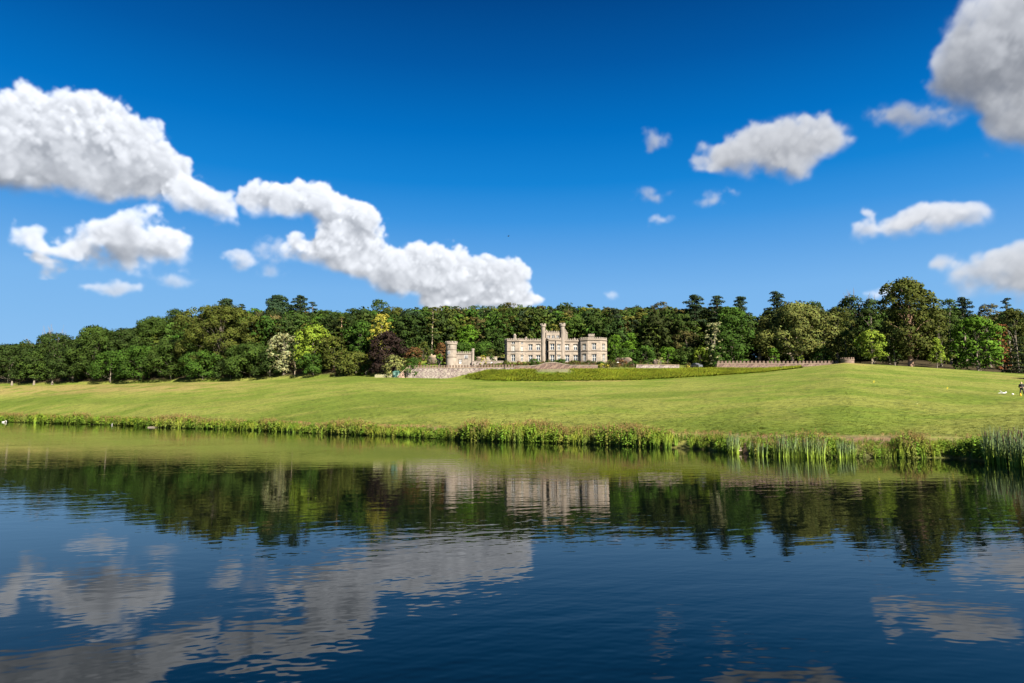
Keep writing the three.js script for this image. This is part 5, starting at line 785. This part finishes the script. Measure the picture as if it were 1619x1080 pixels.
{ // little things on the lawn
  const cone = (label, px, py, d) => { const p = at(px, py, d); p[1] = groundH(p[0], p[2]); const t = thing('marker_disc', label, 'marker', p); t.scale.setScalar(.8); const y = std(.42, .33, .02); const c = new THREE.LatheGeometry([[.16, 0], [.16, .015], [.08, .10], [.05, .10], [.05, .085]].map(([a, b]) => V2(a, b)), 16); part('disc', c, y, t); part('flag', [box(-.012, .012, .08, .34, -.012, .012), box(.012, .22, .2, .33, -.005, .005)], y, t); };
  cone('tiny yellow marker in the middle of the sloping lawn below the yellow-green tree', 1382, 618.2, 108); cone('tiny yellow marker on the lawn nearer to the white model plane', 1498, 624.2, 100);
  const e = at(1235, 585, 208); e[1] = groundH(e[0], e[2]); const st = thing('tree_stump', 'small dark stump on the grass below the low battlemented wall', 'stump', e); const sg = new THREE.CylinderGeometry(.3, .42, 1.0, 12, 3), P = sg.attributes.position; for (let i = 0; i < P.count; i++) { const n = 1 + .2 * noise3(P.getX(i) * 4, P.getY(i) * 3, P.getZ(i) * 4); P.setX(i, P.getX(i) * n); P.setZ(i, P.getZ(i) * n); } sg.translate(0, .3, 0); sg.computeVertexNormals(); part('stump', sg, BARK.dark, st);
  for (const [px, lab] of [[15, 'palest of the short stumps under the trees, nearest the end of the treeline'], [50, 'short pale stump at the foot of the low tree before the twiggy tree'], [79, 'short pale broken stump on the small grassy rise by the trees']]) { const d = edgeD(bOf(px)) - 3, p = at(px, HORIZON, d); p[1] = groundH(p[0], p[2]); const t = thing('tree_stump', lab, 'stump', p), g = new THREE.CylinderGeometry(.36, .6, 2.2, 10, 4), Q = g.attributes.position; for (let i = 0; i < Q.count; i++) { const n = 1 + .3 * noise3(Q.getX(i) * 3 + px, Q.getY(i) * 2, Q.getZ(i) * 3); Q.setX(i, Q.getX(i) * n); Q.setZ(i, Q.getZ(i) * n); } g.translate(0, 1.1, 0); g.computeVertexNormals(); part('stump', g, BARK.grey, t); }
  // white model plane
  const q = at(1585, 618.5, 90); q[1] = groundH(q[0], q[2]); const t = thing('model_plane', 'white model aeroplane resting on the lawn with one wing raised, left of the person', 'model plane', q, -.2), w = std(.5, .5, .5, { roughness: .5 }); t.scale.setScalar(.72);
  const fus = new THREE.LatheGeometry([[.001, -.62], [.06, -.55], [.11, -.3], [.12, 0], [.08, .4], [.04, .62], [.001, .66]].map(([a, b]) => V2(a, b)), 16); fus.rotateZ(Math.PI / 2); fus.translate(0, .2, 0); part('fuselage', fus, w, t);
  const wing = (len, dih, yaw) => { const s = new THREE.Shape([V2(0, -.14), V2(len, -.08), V2(len, .08), V2(0, .16)]), g = new THREE.ExtrudeGeometry(s, { depth: .03, bevelEnabled: true, bevelSize: .012, bevelThickness: .01, bevelSegments: 2 }); g.rotateX(Math.PI / 2); g.rotateZ(dih); g.rotateY(yaw); g.translate(0, .27, 0); return g; }; part('wing', wing(.75, -.10, Math.PI), w, t); part('wing', wing(.6, 2.45, 0), w, t); part('tail_fin', [box(.48, .66, .22, .48, -.015, .015), box(.5, .66, .22, .245, -.26, .26)], w, t);
  const b = at(1601, 618.8, 89); b[1] = groundH(b[0], b[2]); const bag = thing('small_case', 'small white case on the grass between the model plane and the person', 'case', b); const bb = new THREE.CapsuleGeometry(.09, .12, 4, 10); bb.rotateZ(Math.PI / 2); bb.translate(0, .09, 0); part('case', bb, w, bag); part('handle', new THREE.TorusGeometry(.05, .012, 6, 12, Math.PI).translate(0, .17, 0), IRON, bag);
}
// ------------------------------------------------------------------ the person at the frame edge
function field(bones, lo, size, n, k) {          // tapered capsules joined with a smooth minimum, meshed
  const mc = new MarchingCubes(n, new THREE.MeshBasicMaterial(), false, false, 400000), half = size / 2, c = lo.map((v) => v + half); mc.isolation = 0;
  for (let z = 0; z < n; z++) for (let y = 0; y < n; y++) for (let x = 0; x < n; x++) {
    const px = c[0] + (x / n * 2 - 1) * half, py = c[1] + (y / n * 2 - 1) * half, pz = c[2] + (z / n * 2 - 1) * half; let s = 0;
    for (const [a, b, ra, rb] of bones) { const bx = b[0] - a[0], by = b[1] - a[1], bz = b[2] - a[2], qx = px - a[0], qy = py - a[1], qz = pz - a[2], t = clamp((qx * bx + qy * by + qz * bz) / (bx * bx + by * by + bz * bz + 1e-9)); const d = Math.hypot(qx - bx * t, qy - by * t, qz - bz * t) - (ra + (rb - ra) * t); s += Math.exp(-Math.min(30, Math.max(-30, d / k))); }
    mc.field[x + y * n + z * n * n] = s > 0 ? k * Math.log(s) : -1;
  }
  mc.update(); const g = new THREE.BufferGeometry(), m = mc.count, P = new Float32Array(m * 3), N = new Float32Array(m * 3); for (let i = 0; i < m; i++) for (let j = 0; j < 3; j++) { P[i * 3 + j] = c[j] + mc.positionArray[i * 3 + j] * half; N[i * 3 + j] = mc.normalArray[i * 3 + j]; }
  g.setAttribute('position', new THREE.BufferAttribute(P, 3)); g.setAttribute('normal', new THREE.BufferAttribute(N, 3)); return g;
}
{
  const d = 86.5, p = at(1616.5, 629, d); p[1] = groundH(p[0], p[2]); const t = thing('person', 'person in black jacket and trousers standing legs apart with bent arms', 'person', p, -.5);
  const skin = std(.55, .36, .26, { roughness: .6 }), cloth = std(.012, .012, .014), hairM = std(.42, .30, .16), shoe = std(.02, .02, .02);
  const J = { hipL: [.10, .92, 0], hipR: [-.10, .92, 0], kneeL: [.17, .50, .03], kneeR: [-.17, .50, .03], ankL: [.22, .09, -.01], ankR: [-.22, .09, -.01], pel: [0, .95, 0], belly: [0, 1.12, .01], chest: [0, 1.32, .0], neck: [0, 1.47, -.01], shL: [.19, 1.41, -.01], shR: [-.19, 1.41, -.01], elL: [.27, 1.13, -.03], elR: [-.27, 1.13, -.03], wrL: [.12, 1.08, .22], wrR: [-.14, 1.08, .22] };
  const body = field([[J.pel, J.belly, .15, .135], [J.belly, J.chest, .135, .155], [J.chest, J.neck, .14, .06], [J.shL, J.shR, .085, .085], [J.hipL, J.kneeL, .098, .066], [J.kneeL, J.ankL, .066, .05], [J.hipR, J.kneeR, .098, .066], [J.kneeR, J.ankR, .066, .05], [J.shL, J.elL, .068, .052], [J.elL, J.wrL, .052, .038], [J.shR, J.elR, .068, .052], [J.elR, J.wrR, .052, .038], [J.neck, [0, 1.56, 0], .058, .055]], [-.82, -.02, -.82], 1.64, 96, .022);
  const head = [[[0, 1.60, .0], [0, 1.66, -.01], .082, .092], [[0, 1.57, .045], [0, 1.56, .05], .05, .05], [[0, 1.60, .095], [0, 1.625, .085], .014, .01], [[.083, 1.61, -.01], [.083, 1.64, -.015], .014, .018], [[-.083, 1.61, -.01], [-.083, 1.64, -.015], .014, .018], [[0, 1.50, -.01], [0, 1.58, 0], .05, .055]];
  const headG = field(head, [-.16, 1.46, -.16], .32, 64, .012);
  const hand = (w, s) => { const b = [[w, [w[0] - s * .01, w[1], w[2] + .07], .028, .036]], L = [.062, .074, .07, .055]; for (let f = 0; f < 4; f++) { const x = w[0] - s * .01 + (f - 1.5) * .02, a = [x, w[1] + .004, w[2] + .085], m = [x, w[1] - .012, w[2] + .085 + L[f] * .55], e = [x, w[1] - .04, w[2] + .085 + L[f] * .75]; b.push([a, m, .0095, .009], [m, e, .009, .0075]); } const th = [w[0] - s * .03, w[1] + .01, w[2] + .03]; b.push([th, [th[0] - s * .03, th[1] + .01, th[2] + .04], .012, .010], [[th[0] - s * .03, th[1] + .01, th[2] + .04], [th[0] - s * .028, th[1] - .005, th[2] + .065], .010, .008]); return field(b, [w[0] - .13, w[1] - .13, w[2] - .07], .26, 64, .005); };
  const skinG = mergeGeometries([headG, hand(J.wrL, 1), hand(J.wrR, -1)]);
  const whole = mergeGeometries([body, skinG], true); const m = new THREE.Mesh(whole, [cloth, skin]); m.name = 'body'; m.castShadow = m.receiveShadow = true; t.add(m);
  const hair = new THREE.SphereGeometry(.108, 22, 14, 0, 6.2832, 0, 1.75); hair.rotateX(-.45); hair.translate(0, 1.665, -.014); part('hair', hair, hairM, t);
  for (const s of [-1, 1]) { const e = new THREE.SphereGeometry(.011, 10, 8); e.translate(s * .032, 1.635, .082); part('eye', e, std(.03, .03, .035), t); const sh = field([[[s * .22, .05, -.06], [s * .24, .045, .15], .045, .04]], [s * .23 - .16, -.08, -.12], .34, 40, .012); part('shoe', sh, shoe, t); }
  const q = at(1614, 629, d - .1); q[1] = groundH(q[0], q[2]); const bag = thing('yellow_bag', 'small yellow bag on the grass between the feet of the person', 'bag', q); bag.scale.set(.62, .8, .62); const bg = new THREE.LatheGeometry([[.001, 0], [.13, .01], [.15, .08], [.13, .3], [.07, .38], [.001, .39]].map(([a, b]) => V2(a, b)), 18); part('bag', bg, std(.75, .42, .03), bag); part('handle', new THREE.TorusGeometry(.07, .014, 8, 16, Math.PI).translate(0, .38, 0), std(.5, .25, .02), bag);
}
{ // a bird high over the wood
  const p = at(804, 373.5, 170), t = thing('flying_bird', 'tiny dark bird gliding in the sky above the white cloud', 'bird', p, .4), m = std(.03, .03, .03); const b = new THREE.SphereGeometry(.09, 12, 8); b.scale(2.4, .9, 1); part('body', b, m, t); for (const s of [-1, 1]) { const sh = new THREE.Shape([V2(-.12, 0), V2(.12, 0), V2(.02, .42), V2(-.14, .62), V2(-.12, .3)]), g = new THREE.ExtrudeGeometry(sh, { depth: .02, bevelEnabled: false }); g.rotateX(s * Math.PI / 2 - s * .35); part('wing', g, m, t); } part('tail', [box(-.36, -.18, -.01, .01, -.06, .06)], m, t);
}

renderer.render(scene, camera);
